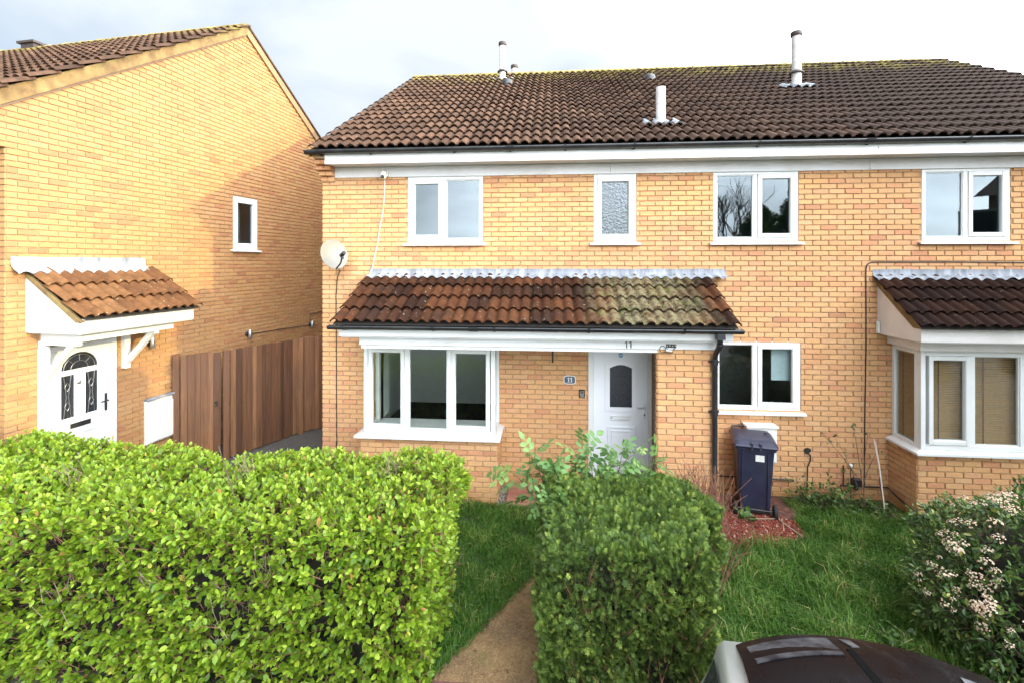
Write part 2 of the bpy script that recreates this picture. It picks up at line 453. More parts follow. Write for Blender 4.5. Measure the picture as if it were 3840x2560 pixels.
M_meter = plain('meter_white', (0.72, 0.70, 0.64), 0.5, 0.05, 4, dirt=(0.5, 0.45, 0.36), dirt_amt=0.4)
M_bin = plain('bin_plastic', (0.022, 0.024, 0.052), 0.38, 0.15, 5, bmp=0.05, dirt=(0.07, 0.065, 0.085), dirt_amt=0.35, dscale=4)
M_rubber = plain('rubber', (0.015, 0.015, 0.015), 0.8)
M_paper = plain('sticker_white', (0.75, 0.76, 0.72), 0.5)
M_blind = plain('blind_slat', (0.56, 0.35, 0.19), 0.5, 0.1, 20)
M_tape = plain('blind_cord', (0.12, 0.05, 0.03), 0.8)
M_pave = plain('paving_red', (0.33, 0.13, 0.085), 0.8, 0.2, 9, bmp=0.3, dirt=(0.22, 0.15, 0.10), dirt_amt=0.6, dscale=4)
M_twig = plain('twig', (0.13, 0.085, 0.06), 0.9, 0.3, 20)
M_twigr = plain('dead_twig', (0.22, 0.095, 0.06), 0.9, 0.3, 20)
M_shadecore = plain('core_shade_dark', (0.022, 0.020, 0.012), 1.0, 0.4, 15)  # dark fill for added cores that block light inside the plants

GREEN_HEDGE = [(0.0, (0.062, 0.132, 0.014)), (0.35, (0.145, 0.25, 0.018)), (0.7, (0.26, 0.375, 0.028)), (0.95, (0.38, 0.46, 0.05)), (0.985, (0.55, 0.48, 0.08)), (1.0, (0.36, 0.17, 0.05))]
M_leafS = leaf_mat('hedge_leaf', False, GREEN_HEDGE, tcol=(0.42, 0.52, 0.03))
M_leafJ = leaf_mat('hedge_leaf_joined', True, GREEN_HEDGE, tcol=(0.42, 0.52, 0.03))
G_CON = [(0.0, (0.030, 0.058, 0.012)), (0.5, (0.10, 0.165, 0.030)), (0.85, (0.20, 0.295, 0.05)), (1.0, (0.34, 0.41, 0.075))]
M_conJ = leaf_mat('conifer_spray', True, G_CON, 0.2, 0.6)
G_VIB = [(0.0, (0.025, 0.06, 0.015)), (0.5, (0.07, 0.135, 0.03)), (0.85, (0.15, 0.22, 0.045)), (1.0, (0.38, 0.38, 0.09))]
M_vibS = leaf_mat('viburnum_leaf', False, G_VIB, 0.15, 0.32)
M_vibJ = leaf_mat('viburnum_leaf_joined', True, G_VIB, 0.15, 0.32)
G_ELD = [(0.0, (0.09, 0.19, 0.055)), (0.6, (0.16, 0.29, 0.085)), (1.0, (0.26, 0.38, 0.11))]
M_eldS = leaf_mat('elder_leaf', False, G_ELD, 0.35, 0.5)
M_weedJ = leaf_mat('weed_leaf', True, [(0.0, (0.04, 0.085, 0.022)), (0.6, (0.085, 0.16, 0.035)), (1.0, (0.17, 0.24, 0.06))], 0.3, 0.5)
M_flower = leaf_mat('viburnum_floret', True, [(0.0, (0.48, 0.22, 0.15)), (0.4, (0.72, 0.53, 0.38)), (1.0, (0.84, 0.74, 0.58))], 0.3, 0.6)
M_grassJ = leaf_mat('grass_blade', True, [(0.0, (0.03, 0.085, 0.010)), (0.5, (0.065, 0.155, 0.018)), (0.9, (0.115, 0.215, 0.028)), (1.0, (0.32, 0.30, 0.11))], 0.3, 0.5)
M_barkJ = plain('bark_chip', (0.22, 0.045, 0.03), 0.9, 0.5, 30)

# ------------------------------------------------------------------ builders
cR = Vector((math.cos(PSI), math.sin(PSI), 0)); cF = Vector((-math.sin(PSI), math.cos(PSI), 0))
def proj(p):
    r = Vector(p) - CAM
    zz = r.dot(cF)
    if zz < 0.05: return None
    return 1920 + 1811 * r.dot(cR) / zz, 985 - 1811 * r.z / zz, zz
def seen(p, m=0):
    q = proj(p)
    return q is not None and -m < q[0] < 3840 + m and -m < q[1] < 2560 + m

class Bricks:
    """all the bricks of one house: the largest in the picture become single parts, the rest one joined part"""
    def __init__(s, root, hidden=None, mS=None, mJ=None): s.root = root; s.L = []; s.hidden = hidden; s.mS = mS or M_brickS; s.mJ = mJ or M_brickJ
    def wall(s, F, rz, lo, hi, z0, z1, openings=(), phase=0.0, h=0.075, w=0.225):
        k = 0
        while z0 + k * h < z1 - 0.02:
            a, b = z0 + k * h, min(z0 + (k + 1) * h, z1)
            zm = (a + b) / 2
            L0 = lo(zm) if callable(lo) else lo; H0 = hi(zm) if callable(hi) else hi
            cuts = sorted((o[0], o[1]) for o in openings if o[2] < zm < o[3])
            spans = []; c = L0
            for o0, o1 in cuts:
                if o0 > c: spans.append((c, min(o0, H0)))
                c = max(c, o1)
            if c < H0: spans.append((c, H0))
            off = phase + (w / 2 if k % 2 else 0)
            for p0, p1 in spans:
                i = math.floor((p0 - off) / w) - 1
                while off + i * w < p1:
                    u0 = max(off + i * w + 0.005, p0 + (0.005 if p0 > L0 else 0)); u1 = min(off + (i + 1) * w - 0.005, p1)
                    if u1 - u0 > 0.03: s.L.append((F, rz, u0, u1, a + 0.005, b - 0.005))
                    i += 1
            k += 1
    def finish(s, parent, limit=300):
        Mw = s.root.matrix_basis
        sc = []
        for i, (F, rz, u0, u1, z0, z1) in enumerate(s.L):
            c = Mw @ Vector(F.p((u0 + u1) / 2, 0, (z0 + z1) / 2)); n = (Mw.to_3x3() @ Vector(F.N)).normalized()
            v = CAM - c
            a = (u1 - u0) * (z1 - z0) * max(0, n.dot(v.normalized())) / v.length_squared
            if not seen(c, -20) or (s.hidden and s.hidden(c)) or u1 - u0 < 0.2 or z1 - z0 < 0.06: a = 0
            sc.append(a)
        order = np.argsort(sc)[::-1][:limit]
        pick = set(int(i) for i in order if sc[i] > 0)
        variants = []
        for k in range(4):
            mb = MB(); FB = Frame((0, 0, 0), (1, 0, 0), (0, -1, 0))
            b = 0.0035 + 0.001 * k
            vs = [(-.1075, .004, -.0325), (.1075, .004, -.0325), (.1075, .004, .0325), (-.1075, .004, .0325)]
            j = lambda: random.uniform(-.0015, .0015)
            fr = [(-.1075 + b + j(), -.009 + j(), -.0325 + b + j()), (.1075 - b + j(), -.009 + j(), -.0325 + b + j()),
                  (.1075 - b + j(), -.009 + j(), .0325 - b + j()), (-.1075 + b + j(), -.009 + j(), .0325 - b + j())]
            mb.add(vs + fr, [(3, 2, 1, 0), (4, 5, 6, 7), (0, 1, 5, 4), (1, 2, 6, 5), (2, 3, 7, 6), (3, 0, 4, 7)])
            variants.append(mb.mesh('brick', s.mS))
        V = []; F_ = []; T = []
        q = np.array([(3, 2, 1, 0), (4, 5, 6, 7), (0, 1, 5, 4), (1, 2, 6, 5), (2, 3, 7, 6), (3, 0, 4, 7)])
        for i, (F, rz, u0, u1, z0, z1) in enumerate(s.L):
            dd = random.uniform(-0.0015, 0.0015)
            if i in pick:
                o = link('brick', random.choice(variants), parent, F.p((u0 + u1) / 2, dd, (z0 + z1) / 2), (0, 0, rz + random.uniform(-.004, .004)))
                o.scale = ((u1 - u0) / 0.215, 1, (z1 - z0) / 0.065)
            else:
                b = 0.004; e = [random.uniform(-.0015, .0015) for _ in range(4)]
                base = len(V)
                for d, bb in ((-0.004, 0), (0.009 + dd, b)):
                    for kk, (u, z) in enumerate(((u0 + bb, z0 + bb), (u1 - bb, z0 + bb), (u1 - bb, z1 - bb), (u0 + bb, z1 - bb))):
                        V.append(F.p(u, d + (e[kk] if bb else 0), z))
                F_.append(q + base); T += [random.random()] * 8
        link('brickwork', np_mesh('brickwork', np.array(V), np.concatenate(F_), s.mJ, np.array(T)), parent, kind='stuff')

def sheet(mb, F, us, zs, openings, d=0.0, depth=0.0):
    """a flat wall with openings, plus the reveals of each opening"""
    us = sorted(set(us + [o[0] for o in openings] + [o[1] for o in openings])); zs = sorted(set(zs + [o[2] for o in openings] + [o[3] for o in openings]))
    for i in range(len(us) - 1):
        for j in range(len(zs) - 1):
            um, zm = (us[i] + us[i + 1]) / 2, (zs[j] + zs[j + 1]) / 2
            if any(o[0] < um < o[1] and o[2] < zm < o[3] for o in openings): continue
            mb.quad(F.p(us[i], d, zs[j]), F.p(us[i + 1], d, zs[j]), F.p(us[i + 1], d, zs[j + 1]), F.p(us[i], d, zs[j + 1]))
    if depth:
        for u0, u1, z0, z1 in openings:
            for (a, b) in (((u0, z0), (u1, z0)), ((u1, z0), (u1, z1)), ((u1, z1), (u0, z1)), ((u0, z1), (u0, z0))):
                mb.quad(F.p(a[0], d, a[1]), F.p(b[0], d, b[1]), F.p(b[0], d - depth, b[1]), F.p(a[0], d - depth, a[1]))

def tile_template(w, g, rolls=2):
    r = w / rolls
    prof = [(0, 0), (0.11, 0.0), (0.21, 0.026), (0.5, 0.046), (0.79, 0.026), (0.89, 0.0)]
    pts = []
    for k in range(rolls): pts += [(r * (k + t), h) for t, h in prof]
    pts.append((w, 0.0))
    n = len(pts); L = g + 0.07
    V = [(x, 0, h + 0.040) for x, h in pts] + [(x, L, h - 0.006) for x, h in pts]
    F = [(i, i + 1, n + i + 1, n + i) for i in range(n - 1)]
    m = len(V)
    V += [(x, 0, h + 0.040) for x, h in pts] + [(x, 0.006, h * 0.93 + 0.022) for x, h in pts]
    F += [(m + i + 1, m + i, m + n + i, m + n + i + 1) for i in range(n - 1)]
    return np.array(V, float), np.array(F), n - 1
def tiled_roof(root, parent, O, U, S, nu, ns, w, g, kind, limit=300, rolls=2, skip=None, hidden=None):
    U = Vector(U).normalized(); S = Vector(S).normalized(); N = U.cross(S).normalized()
    O = Vector(O)
    tV, tF, ntop = tile_template(w, g, rolls)
    me = np_mesh('roof_tile', tV, tF, M_tileS[kind])
    sm = np.zeros(len(tF), bool); sm[:ntop] = True; me.polygons.foreach_set('use_smooth', sm)
    B = Matrix((U, S, N)).transposed().to_4x4()
    Mw = root.matrix_basis
    cells = []
    for j in range(ns):
        for i in range(nu):
            if skip and skip(i, j): continue
            p = O + U * (i * w) + S * (j * g)
            c = Mw @ (p + U * (w / 2) + S * (g / 2)); n = (Mw.to_3x3() @ N).normalized(); v = CAM - c
            a = max(0, n.dot(v.normalized())) / v.length_squared
            if not seen(c, 10) or (hidden and hidden(c)): a = -1
            cells.append((a, i, j, p))
    cells.sort(key=lambda t: -t[0])
    Ms, Ts = [], []
    for k, (a, i, j, p) in enumerate(cells):
        J = Euler((random.gauss(0, .006), random.gauss(0, .006), random.gauss(0, .006))).to_matrix().to_4x4()
        X = Matrix.Translation(p + N * random.uniform(-.002, .003)) @ B @ J
        if k < limit and a > 0:
            o = link('roof_tile', me, parent); o.matrix_local = X if parent is None or parent.type == 'EMPTY' else X
        else:
            Ms.append(np.array(X.to_3x3())); Ts.append(np.array(X.translation))
    if Ms:
        V, F, T = scatter(tV, tF, np.array(Ms), np.array(Ts), rng.random(len(Ms)))
        m2 = np_mesh('roof_tiling', V, F, M_tileJ.get(kind) or M_tileS[kind], T)
        smm = np.tile(sm, len(Ms)); m2.polygons.foreach_set('use_smooth', smm)
        link('roof_tiling', m2, parent, kind='stuff')

def bars(mb, F, u0, u1, z0, z1, d0, d1, w, wb=None):
    """a rectangular frame of four bars butted at the corners"""
    wb = wb or w
    mb.bevbox(F, u0, u0 + w, d0, d1, z0, z1); mb.bevbox(F, u1 - w, u1, d0, d1, z0, z1)
    mb.bevbox(F, u0 + w, u1 - w, d0, d1, z1 - w, z1); mb.bevbox(F, u0 + w, u1 - w, d0, d1, z0, z0 + wb)
def window(root, F, u0, u1, z0, z1, lights, sill=True, dF=0.0, glass=None, sill_over=0.06, sill_d=0.075, fw=0.05, name='window'):
    """lights: list of (u0, u1, opening?) ; outer frame + mullions are the window part, sash / pane / sill its pieces"""
    mb = MB()
    d0, d1 = dF - 0.055, dF + 0.004
    bars(mb, F, u0, u1, z0, z1, d0, d1, fw, fw + 0.01)
    for a, b in zip(lights[:-1], lights[1:]):
        mb.bevbox(F, a[1], b[0], d0, d1 - 0.002, z0 + fw + 0.01, z1 - fw)
    w = mb.build(name, M_white, root, origin=F.p((u0 + u1) / 2, dF, z0))
    off = -Vector(w.location)
    def sub(m, nm, mt):
        m.v = [tuple(Vector(v) + off) for v in m.v]
        return m.build(nm, mt, w)
    for a, b, op in lights:
        za, zb = z0 + fw + 0.01, z1 - fw
        if op:
            m = MB(); sw = 0.055
            bars(m, F, a + .003, b - .003, za + .003, zb - .003, d0 + 0.01, d1 + 0.014, sw)
            bars(m, F, a + sw - .004, b - sw + .004, za + sw - .004, zb - sw + .004, d0 + 0.012, d1 + 0.006, 0.012)
            sub(m, 'sash', M_white)
            a2, b2, za, zb = a + sw, b - sw, za + sw, zb - sw
        else:
            m = MB(); bars(m, F, a, b, za, zb, d0 + 0.01, d1 - 0.012, 0.014); sub(m, 'glazing_bead', M_white)
            a2, b2 = a + .01, b - .01; za += .01; zb -= .01
        m = MB(); m.box(F, a2, b2, dF - 0.034, dF - 0.026, za, zb); sub(m, 'pane', glass or M_glass)
    if sill:
        m = MB()
        m.prism(Frame(F.O + F.U * 0, F.N, F.U), [(dF - .03, z0 - .002), (dF + sill_d, z0 - .012), (dF + sill_d, z0 - .042), (dF + sill_d - .012, z0 - .042), (dF + sill_d - .02, z0 - .03), (dF - .03, z0 - .03)], u0 - sill_over, u1 + sill_over)
        sub(m, 'sill', M_white)
    return w
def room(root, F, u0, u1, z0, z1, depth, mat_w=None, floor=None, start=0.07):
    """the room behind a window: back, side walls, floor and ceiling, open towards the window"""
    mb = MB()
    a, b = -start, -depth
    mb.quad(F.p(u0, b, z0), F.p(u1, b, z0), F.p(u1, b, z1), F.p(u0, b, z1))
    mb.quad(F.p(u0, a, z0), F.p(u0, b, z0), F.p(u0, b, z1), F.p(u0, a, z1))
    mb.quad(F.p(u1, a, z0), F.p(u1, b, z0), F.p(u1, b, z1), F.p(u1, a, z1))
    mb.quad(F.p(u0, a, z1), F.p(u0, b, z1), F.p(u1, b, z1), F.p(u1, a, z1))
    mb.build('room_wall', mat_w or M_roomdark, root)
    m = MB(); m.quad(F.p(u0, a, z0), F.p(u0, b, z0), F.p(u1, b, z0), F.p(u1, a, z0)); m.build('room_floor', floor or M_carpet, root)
def half_gutter(root, F, u0, u1, d, z, r=0.056, brackets=(), unions=()):
    n = 10; mb = MB(); vs = []; fs = []
    prof = [(d + r * math.cos(w), z + r * math.sin(w)) for w in [math.pi + math.pi * i / n for i in range(n + 1)]]
    prof += [(x, zz) for x, zz in [(d + (r - .007) * math.cos(w), z + (r - .007) * math.sin(w)) for w in [2 * math.pi - math.pi * i / n for i in range(n + 1)]]]
    m = len(prof)
    for u in (u0, u1):
        for dd, zz in prof: vs.append(F.p(u, dd, zz))
    for i in range(m):
        j = (i + 1) % m; fs.append((i, j, m + j, m + i))
    mb.add(vs, fs, True)
    for u in (u0, u1):
        mb.add([F.p(u, dd, zz) for dd, zz in prof[:n + 1]], [tuple(range(n + 1))])
    g = mb.build('gutter', M_black, root)
    for lst, ww, nm in ((brackets, 0.03, 'gutter_bracket'), (unions, 0.12, 'gutter_union')):
        for u in lst:
            m = MB(); vs = []
            rr = r + 0.008
            for uu in (u - ww / 2, u + ww / 2):
                for i in range(n + 1):
                    w = math.pi + math.pi * i / n; vs.append(F.p(uu, d + rr * math.cos(w), z + rr * math.sin(w) + .002))
            m.add(vs, [(i, i + 1, n + 2 + i, n + 1 + i) for i in range(n)], True)
            m.box(F, u - .012, u + .012, d - r - .05, d - r * .6, z - r - .012, z - r + .01)
            m.v = [tuple(Vector(v) - Vector(g.location)) for v in m.v]
            m.build(nm, M_black, g)
    return g
def flashing(root, F, u0, u1, z_top, z_bend, d_edge, z_edge, roll=0.15, phase=0.0, name='lead_flashing'):
    nu = int((u1 - u0) / 0.0125); V = []; Fc = []
    rows = [(0.016, z_top, 0), (0.014, (z_top + z_bend) / 2 + .01, 0), (0.022, z_bend, 0.15), (d_edge * .5, (z_bend + z_edge) / 2, 0.6), (d_edge, z_edge, 1.0), (d_edge + .003, z_edge - .014, 1.0)]
    for i in range(nu + 1):
        u = u0 + (u1 - u0) * i / nu
        t = ((u - phase) / roll) % 1.0
        h = 0.030 * max(0, 1 - ((t - .5) / .42) ** 2)
        wob = 0.006 * math.sin(u * 9.1) + 0.004 * math.sin(u * 23.7 + 1)
        for d, z, k in rows: V.append(F.p(u, d + wob * .4 + (0.012 * math.sin(u * 6) if k == 1 else 0), z + h * k + wob * (0.5 if k < .9 else 1.0)))
    n = len(rows)
    for i in range(nu):
        for j in range(n - 1): Fc.append((i * n + j, (i + 1) * n + j, (i + 1) * n + j + 1, i * n + j + 1))
    mb = MB(); mb.add(V, Fc, True)
    return mb.build(name, M_lead, root)
def seg_digit(mb, F, u, z, h, d, th=0.014, dep=0.012):
    """the figure 1: upright, small flag, foot"""
    mb.box(F, u - th / 2, u + th / 2, d, d + dep, z, z + h)
    mb.prism(F, [(u - th / 2, z + h), (u - th / 2 - th * 1.5, z + h * .80), (u - th / 2 - th * 1.2, z + h * .72), (u - th / 2, z + h * .86)], d, d + dep * .98)

# ================================================================== the main house
H1 = thing('terraced_house', 'long two storey brick terrace with brown tiled roof, white door 11 and bay windows', 'house')
XL, XR = -3.65, 9.40
wx = lambda x: x        # main frame u = x
W1 = (-2.265, -1.081, 3.735, 4.765); W2 = (0.618, 1.247, 3.735, 4.765); W3 = (2.371, 3.577, 3.735, 4.775); W4 = (5.272, 6.437, 3.735, 4.775)
WK = (2.40, 3.607, 1.25, 2.275); DOOR = (0.559, 1.478, 0.17, 2.26)
BAYO = (-2.70, -0.88, 0.90, 2.28); BAYR = (4.92, 7.72, 0.90, 2.26)
opens = [W1, W2, W3, W4, WK, DOOR, BAYO, BAYR]
mb = MB()
sheet(mb, FR, [XL + .006, XR], [-0.25, 5.02], opens, d=-0.006, depth=0.11)
FS = Frame((XL, 0, 0), (0, 1, 0), (-1, 0, 0))
FE = Frame((XR, 0, 0), (0, 1, 0), (1, 0, 0))
for F in (FS, FE):
    sheet(mb, F, [0.006, 11.0], [-0.25, 5.2], [], d=-0.006)
    mb.add([F.p(0.0, -.006, 5.2), F.p(11.0, -.006, 5.2), F.p(5.3, -.006, 8.22)], [(0, 1, 2)])
mb.quad((XL, 11, -.25), (XR, 11, -.25), (XR, 11, 5.2), (XL, 11, 5.2))
# bay plinths
FB = Frame((0, -0.56, 0), (1, 0, 0), (0, -1, 0))
FBr = Frame((-0.80, 0, 0), (0, 1, 0), (1, 0, 0)); FBl = Frame((-2.80, 0, 0), (0, -1, 0), (-1, 0, 0))
FRl = Frame((4.82, 0, 0), (0, -1, 0), (-1, 0, 0))
mb.quad((-2.794, -.554, -.1), (-.806, -.554, -.1), (-.806, -.554, .9), (-2.794, -.554, .9))
mb.quad((-.806, -.554, -.1), (-.806, .0, -.1), (-.806, .0, .9), (-.806, -.554, .9))
mb.quad((-2.794, -.554, -.1), (-2.794, .0, -.1), (-2.794, .0, .9), (-2.794, -.554, .9))
mb.quad((4.826, -.554, -.1), (7.82, -.554, -.1), (7.82, -.554, .9), (4.826, -.554, .9))
mb.quad((4.826, -.554, -.1), (4.826, .0, -.1), (4.826, .0, .9), (4.826, -.554, .9))
# front skin of the store beside the door
FT = Frame((0, -0.97, 0), (1, 0, 0), (0, -1, 0)); FTr = Frame((2.117, 0, 0), (0, 1, 0), (1, 0, 0)); FTl = Frame((1.356, 0, 0), (0, -1, 0), (-1, 0, 0))
mb.box(FT, 1.362, 2.111, -0.104, -0.006, -0.1, 2.31)
mb.box(Frame((0, 0, 0), (0, 1, 0), (1, 0, 0)), -.86, -.007, 2.01, 2.111, -.1, 2.31)
wall1 = mb.build('wall', M_mortar, H1, origin=(0, 0, 0))

def hid1(c):
    return (c.x < -0.95 and c.z < 0.85 and c.y < .1) or (c.y > -0.3 and 2.2 < c.z < 3.3 and -2.8 < c.x < 2.5) or c.z > 4.75
B1 = Bricks(H1, hid1)
low = [(-2.79, -0.81, -1, 0.97), (4.83, 7.81, -1, 0.97), (1.36, 2.11, -1, 2.3)]
B1.wall(FR, 0, XL, XR, -0.075, 4.90, opens + low, phase=XL)
B1.wall(FB, 0, -2.80, -0.80, -0.075, 0.90, phase=-2.80)
B1.wall(FBr, R(90), -0.56, 0.0, -0.075, 0.90, phase=-0.56 + .1125)
B1.wall(FBl, R(-90), 0.0, 0.56, -0.075, 0.90, phase=0.0)
B1.wall(FB, 0, 4.82, 7.82, -0.075, 0.90, phase=4.82)
B1.wall(FRl, R(-90), 0.0, 0.56, -0.075, 0.90, phase=0.0)
B1.wall(FT, 0, 1.356, 2.117, -0.075, 2.325, phase=1.356)
B1.wall(FTr, R(90), -0.97, 0.0, -0.075, 2.325, phase=-0.97)
B1.wall(FTl, R(-90), 0.865, 0.97, -0.075, 2.325, phase=0.745)
FS2 = Frame((XL, 0, 0), (0, -1, 0), (-1, 0, 0))
B1.wall(FS2, R(-90), -2.5, 0.0, -0.075, 5.1, phase=0.0)
B1.finish(wall1)

# corbelled brick kneeler under the eaves at the left end
for k, (z0, z1, dy) in enumerate(((4.715, 4.78, .05), (4.79, 4.855, .12), (4.865, 4.93, .20), (4.94, 5.005, .28))):
    for i, (a, b) in enumerate(((-3.655, -3.655 + .105), (-3.545, -3.44))):
        m = MB(); m.bevbox(FR, a, b, -.02, dy, z0, z1, .006); m.build('corbel_brick', M_brickS, H1)
m = MB(); m.box(FR, -3.645, -3.445, -.02, .335, 5.012, 5.075); m.box(FR, -3.648, -3.447, -.021, .03, 4.70, 5.011); m.build('corbel_bed', M_mortar, H1)

# eaves: frieze, soffit, fascia, gutter
for a, b, t in ((-3.44, 0.86, .0), (0.862, 4.55, .001), (4.552, XR, .004)):
    m = MB(); m.bevbox(FR, a, b, .0, .034 + t, 4.765, 4.93); m.build('frieze_board', M_fascia, H1)
m = MB(); m.box(FR, -3.44, XR, -.01, .335, 4.932, 4.945); m.build('soffit', M_fascia, H1)
for a, b, t in ((-3.445, 4.46, .0), (4.462, XR, .003)):
    m = MB(); m.bevbox(FR, a, b, .336, .362 + t, 4.915, 5.075); m.build('fascia_board', M_fascia, H1)
half_gutter(H1, FR, -3.72, XR + .06, .425, 5.112, .056, [-3.5, -2.72, -1.45, .18, 1.15, 2.85, 5.55, 6.6, 7.6], [-.62, 4.3])

# main roof
SL = Vector((0, 5.72, 3.27)).normalized()
roof1 = MB()
NN = Vector((1, 0, 0)).cross(SL)
def rp(x, s, n=0.0): return tuple(Vector((x, -.42, 5.125)) + SL * s + NN * n)
roof1.quad(rp(-3.66, 0, -.02), rp(9.42, 0, -.02), rp(9.42, 6.6, -.02), rp(-3.66, 6.6, -.02))
roof1.quad((-3.7, 5.31, 8.38), (9.42, 5.31, 8.38), (9.42, 11.1, 5.1), (-3.7, 11.1, 5.1))
roof1 = roof1.build('roof', M_under, H1, origin=(0, 0, 0))
tiled_roof(H1, roof1, rp(-3.69, 0), (1, 0, 0), SL, 43, 19, 0.305, 0.3445, 'roof')
m = MB(); m.box(Frame((0, 0, 0), (0, 1, 0), (-1, 0, 0)), -.1, -.099, 0, 0.001, 0, .001)
FV = Frame((-3.66, 0, 0), (0, 1, 0), (-1, 0, 0))
m = MB(); m.prism(FV, [(-.42, 5.10), (5.3, 8.37), (5.3, 8.27), (-.42, 5.0)], 0, .028); m.build('verge', M_verge, roof1)
# ridge tiles
rme = MB()
vs = []; n = 8
for x, e in ((0, 0.0), (.05, 0.0), (.05, -.008), (.448, -.008)):
    for i in range(n + 1):
        w = math.pi * i / n; vs.append((x, (.125 + e) * math.cos(w), (.115 + e) * math.sin(w)))
fs = []
for j in range(3):
    for i in range(n): fs.append((j * (n + 1) + i, (j + 1) * (n + 1) + i, (j + 1) * (n + 1) + i + 1, j * (n + 1) + i + 1))
rme.add(vs, fs, True)
rme.add(vs[:n + 1], [tuple(range(n + 1))]); rme.add(vs[-(n + 1):], [tuple(range(n + 1))[::-1]])
rmesh = rme.mesh('ridge_tile', M_ridge)
for k in range(29):
    link('ridge_tile', rmesh, roof1, (-3.7 + k * .4525, 5.3, 8.335 + random.uniform(-.004, .004)), (random.uniform(-.03, .03), random.uniform(-.006, .006), 0))

# flues and roof vents
def flue(x, y, zb, zt, r, collar=None, cap=True, saddle=True):
    m = MB(); m.lathe([(r, zb - .25), (r, zt)], (x, y, 0), 18); m.add([(x + r * math.cos(w), y + r * math.sin(w), zt) for w in [2 * math.pi * i / 18 for i in range(18)]], [tuple(range(18))])
    m.lathe([(r + .004, zb + (zt - zb) * .55), (r + .004, zb + (zt - zb) * .55 + .03)], (x, y, 0), 18)
    f = m.build('flue_pipe', M_pipe, H1)
    off = Vector(f.location)
    def sub(m, nm, mt): m.v = [tuple(Vector(v) - off) for v in m.v]; m.build(nm, mt, f)
    if cap:
        m = MB(); m.lathe([(r + .004, zt - .06), (r + .02, zt - .05), (r + .022, zt + .02), (r + .012, zt + .035), (.0, zt + .035)], (x, y, 0), 18); sub(m, 'flue_cap', M_cap)
    if collar:
        m = MB(); m.lathe([(r + .002, collar + .05), (r + .05, collar), (r + .05, collar - .012), (r, collar - .012)], (x, y, 0), 18); sub(m, 'flue_collar', M_cap)
    if saddle:
        m = MB()
        tv, tf, _ = tile_template(.305, .345)
        for k in (-1, 0):
            V = []
            for a, b, c in tv: V.append(Vector((x + k * .305 + a, 0, 0)) + Vector((0, y, zb)) + SL * (b - .22) + NN * (c * 1.1 + .008))
            m.add(V, [tuple(q) for q in tf], True)
        sub(m, 'lead_saddle', M_lead)
flue(-1.26, 4.62, 7.99, 8.90, .078, 8.20)
flue(-1.05, 5.75, 8.15, 8.78, .078, None, saddle=False)
flue(1.70, .42, 5.62, 6.20, .075, None, cap=False)
flue(4.86, 2.72, 6.94, 8.01, .088, 7.22)
for x, y, z in ((-1.08, 3.90, 7.60), (2.22, 3.98, 7.64)):
    m = MB(); m.lathe([(.02, .13), (.10, .10), (.14, .03), (.15, 0)], (0, 0, 0), 14)
    m.v = [tuple(Vector((x, y, z)) + Vector((v[0], 0, 0)) + SL * v[1] * 1.1 + NN * (v[2] + .02)) for v in m.v]; m.build('roof_vent', M_black, roof1)

# upper windows
window(H1, FR, *W1, [(-2.215, -1.715, True), (-1.655, -1.131, False)], glass=M_glassC)
window(H1, FR, *W2, [(0.668, 1.197, True)], glass=M_frost)
window(H1, FR, *W3, [(2.421, 2.945, False), (3.005, 3.527, True)], glass=M_glassU)
window(H1, FR, *W4, [(5.322, 5.825, False), (5.885, 6.387, True)], glass=M_glassU)
for o in H1.children:
    pass
window(H1, FR, *WK, [(2.45, 2.945, False), (3.005, 3.557, True)])
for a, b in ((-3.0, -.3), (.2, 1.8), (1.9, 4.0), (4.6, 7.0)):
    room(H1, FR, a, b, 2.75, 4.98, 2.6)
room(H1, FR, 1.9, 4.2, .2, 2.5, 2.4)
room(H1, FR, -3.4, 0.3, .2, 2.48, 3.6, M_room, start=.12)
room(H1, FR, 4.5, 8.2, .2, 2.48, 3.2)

# left bay window: corner posts, front lights, glazed returns, boards
def bay(x0, x1, lights, z0, z1, sides, sill_x):
    F = Frame((0, -.555, 0), (1, 0, 0), (0, -1, 0))
    w = window(H1, F, x0, x1, z0, z1, lights, sill=False, dF=0.0, fw=.06, name='bay_window')
    off = -Vector(w.location)
    def sub(m, nm, mt): m.v = [tuple(Vector(v) + off) for v in m.v]; m.build(nm, mt, w)
    for sx, sg in sides:
        Fs = Frame((sx, 0, 0), (0, 1, 0), (sg, 0, 0))
        m = MB(); bars(m, Fs, -.495, -.008, z0, z1, -.055, .004, .055); sub(m, 'side_frame', M_white)
        m = MB(); m.box(Fs, -.44, -.063, -.03, -.024, z0 + .055, z1 - .055); sub(m, 'pane', M_glass)
    m = MB()
    F2 = Frame((0, 0, 0), (1, 0, 0), (0, -1, 0))
    a, b = sill_x
    e0 = .045
    vs = []
    for (xa, xb, y, z) in ((x0 - .0, x1 + .0, -.54, z0 + .0), (a, b, -.625, z0 - .03), (a, b, -.625, z0 - .06), (x0 - .02, x1 + .02, -.58, z0 - .06)):
        vs += [(xa, .0, z), (xa, y, z), (xb, y, z), (xb, .0, z)]
    fs = []
    for r in range(3):
        for i in range(3): fs.append((r * 4 + i, r * 4 + i + 1, r * 4 + 5 + i, r * 4 + 4 + i))
    m.add(vs, fs); sub(m, 'sill', M_white)
    m = MB(); m.box(F2, x0 + .05, x1 - .05, -.10, .50, z0 - .012, z0 + .012); sub(m, 'window_board', M_white)
    m = MB(); m.box(F2, x0 + .04, x1 - .04, -.10, .50, z1 - .05, z1 + .0); sub(m, 'bay_ceiling', M_room)
    return w
bay(-2.756, -0.824, [(-2.686, -2.142, True), (-2.082, -1.518, False), (-1.458, -0.894, True)], .955, 2.25, ((-2.756, -1), (-.824, 1)), (-2.88, -.745))
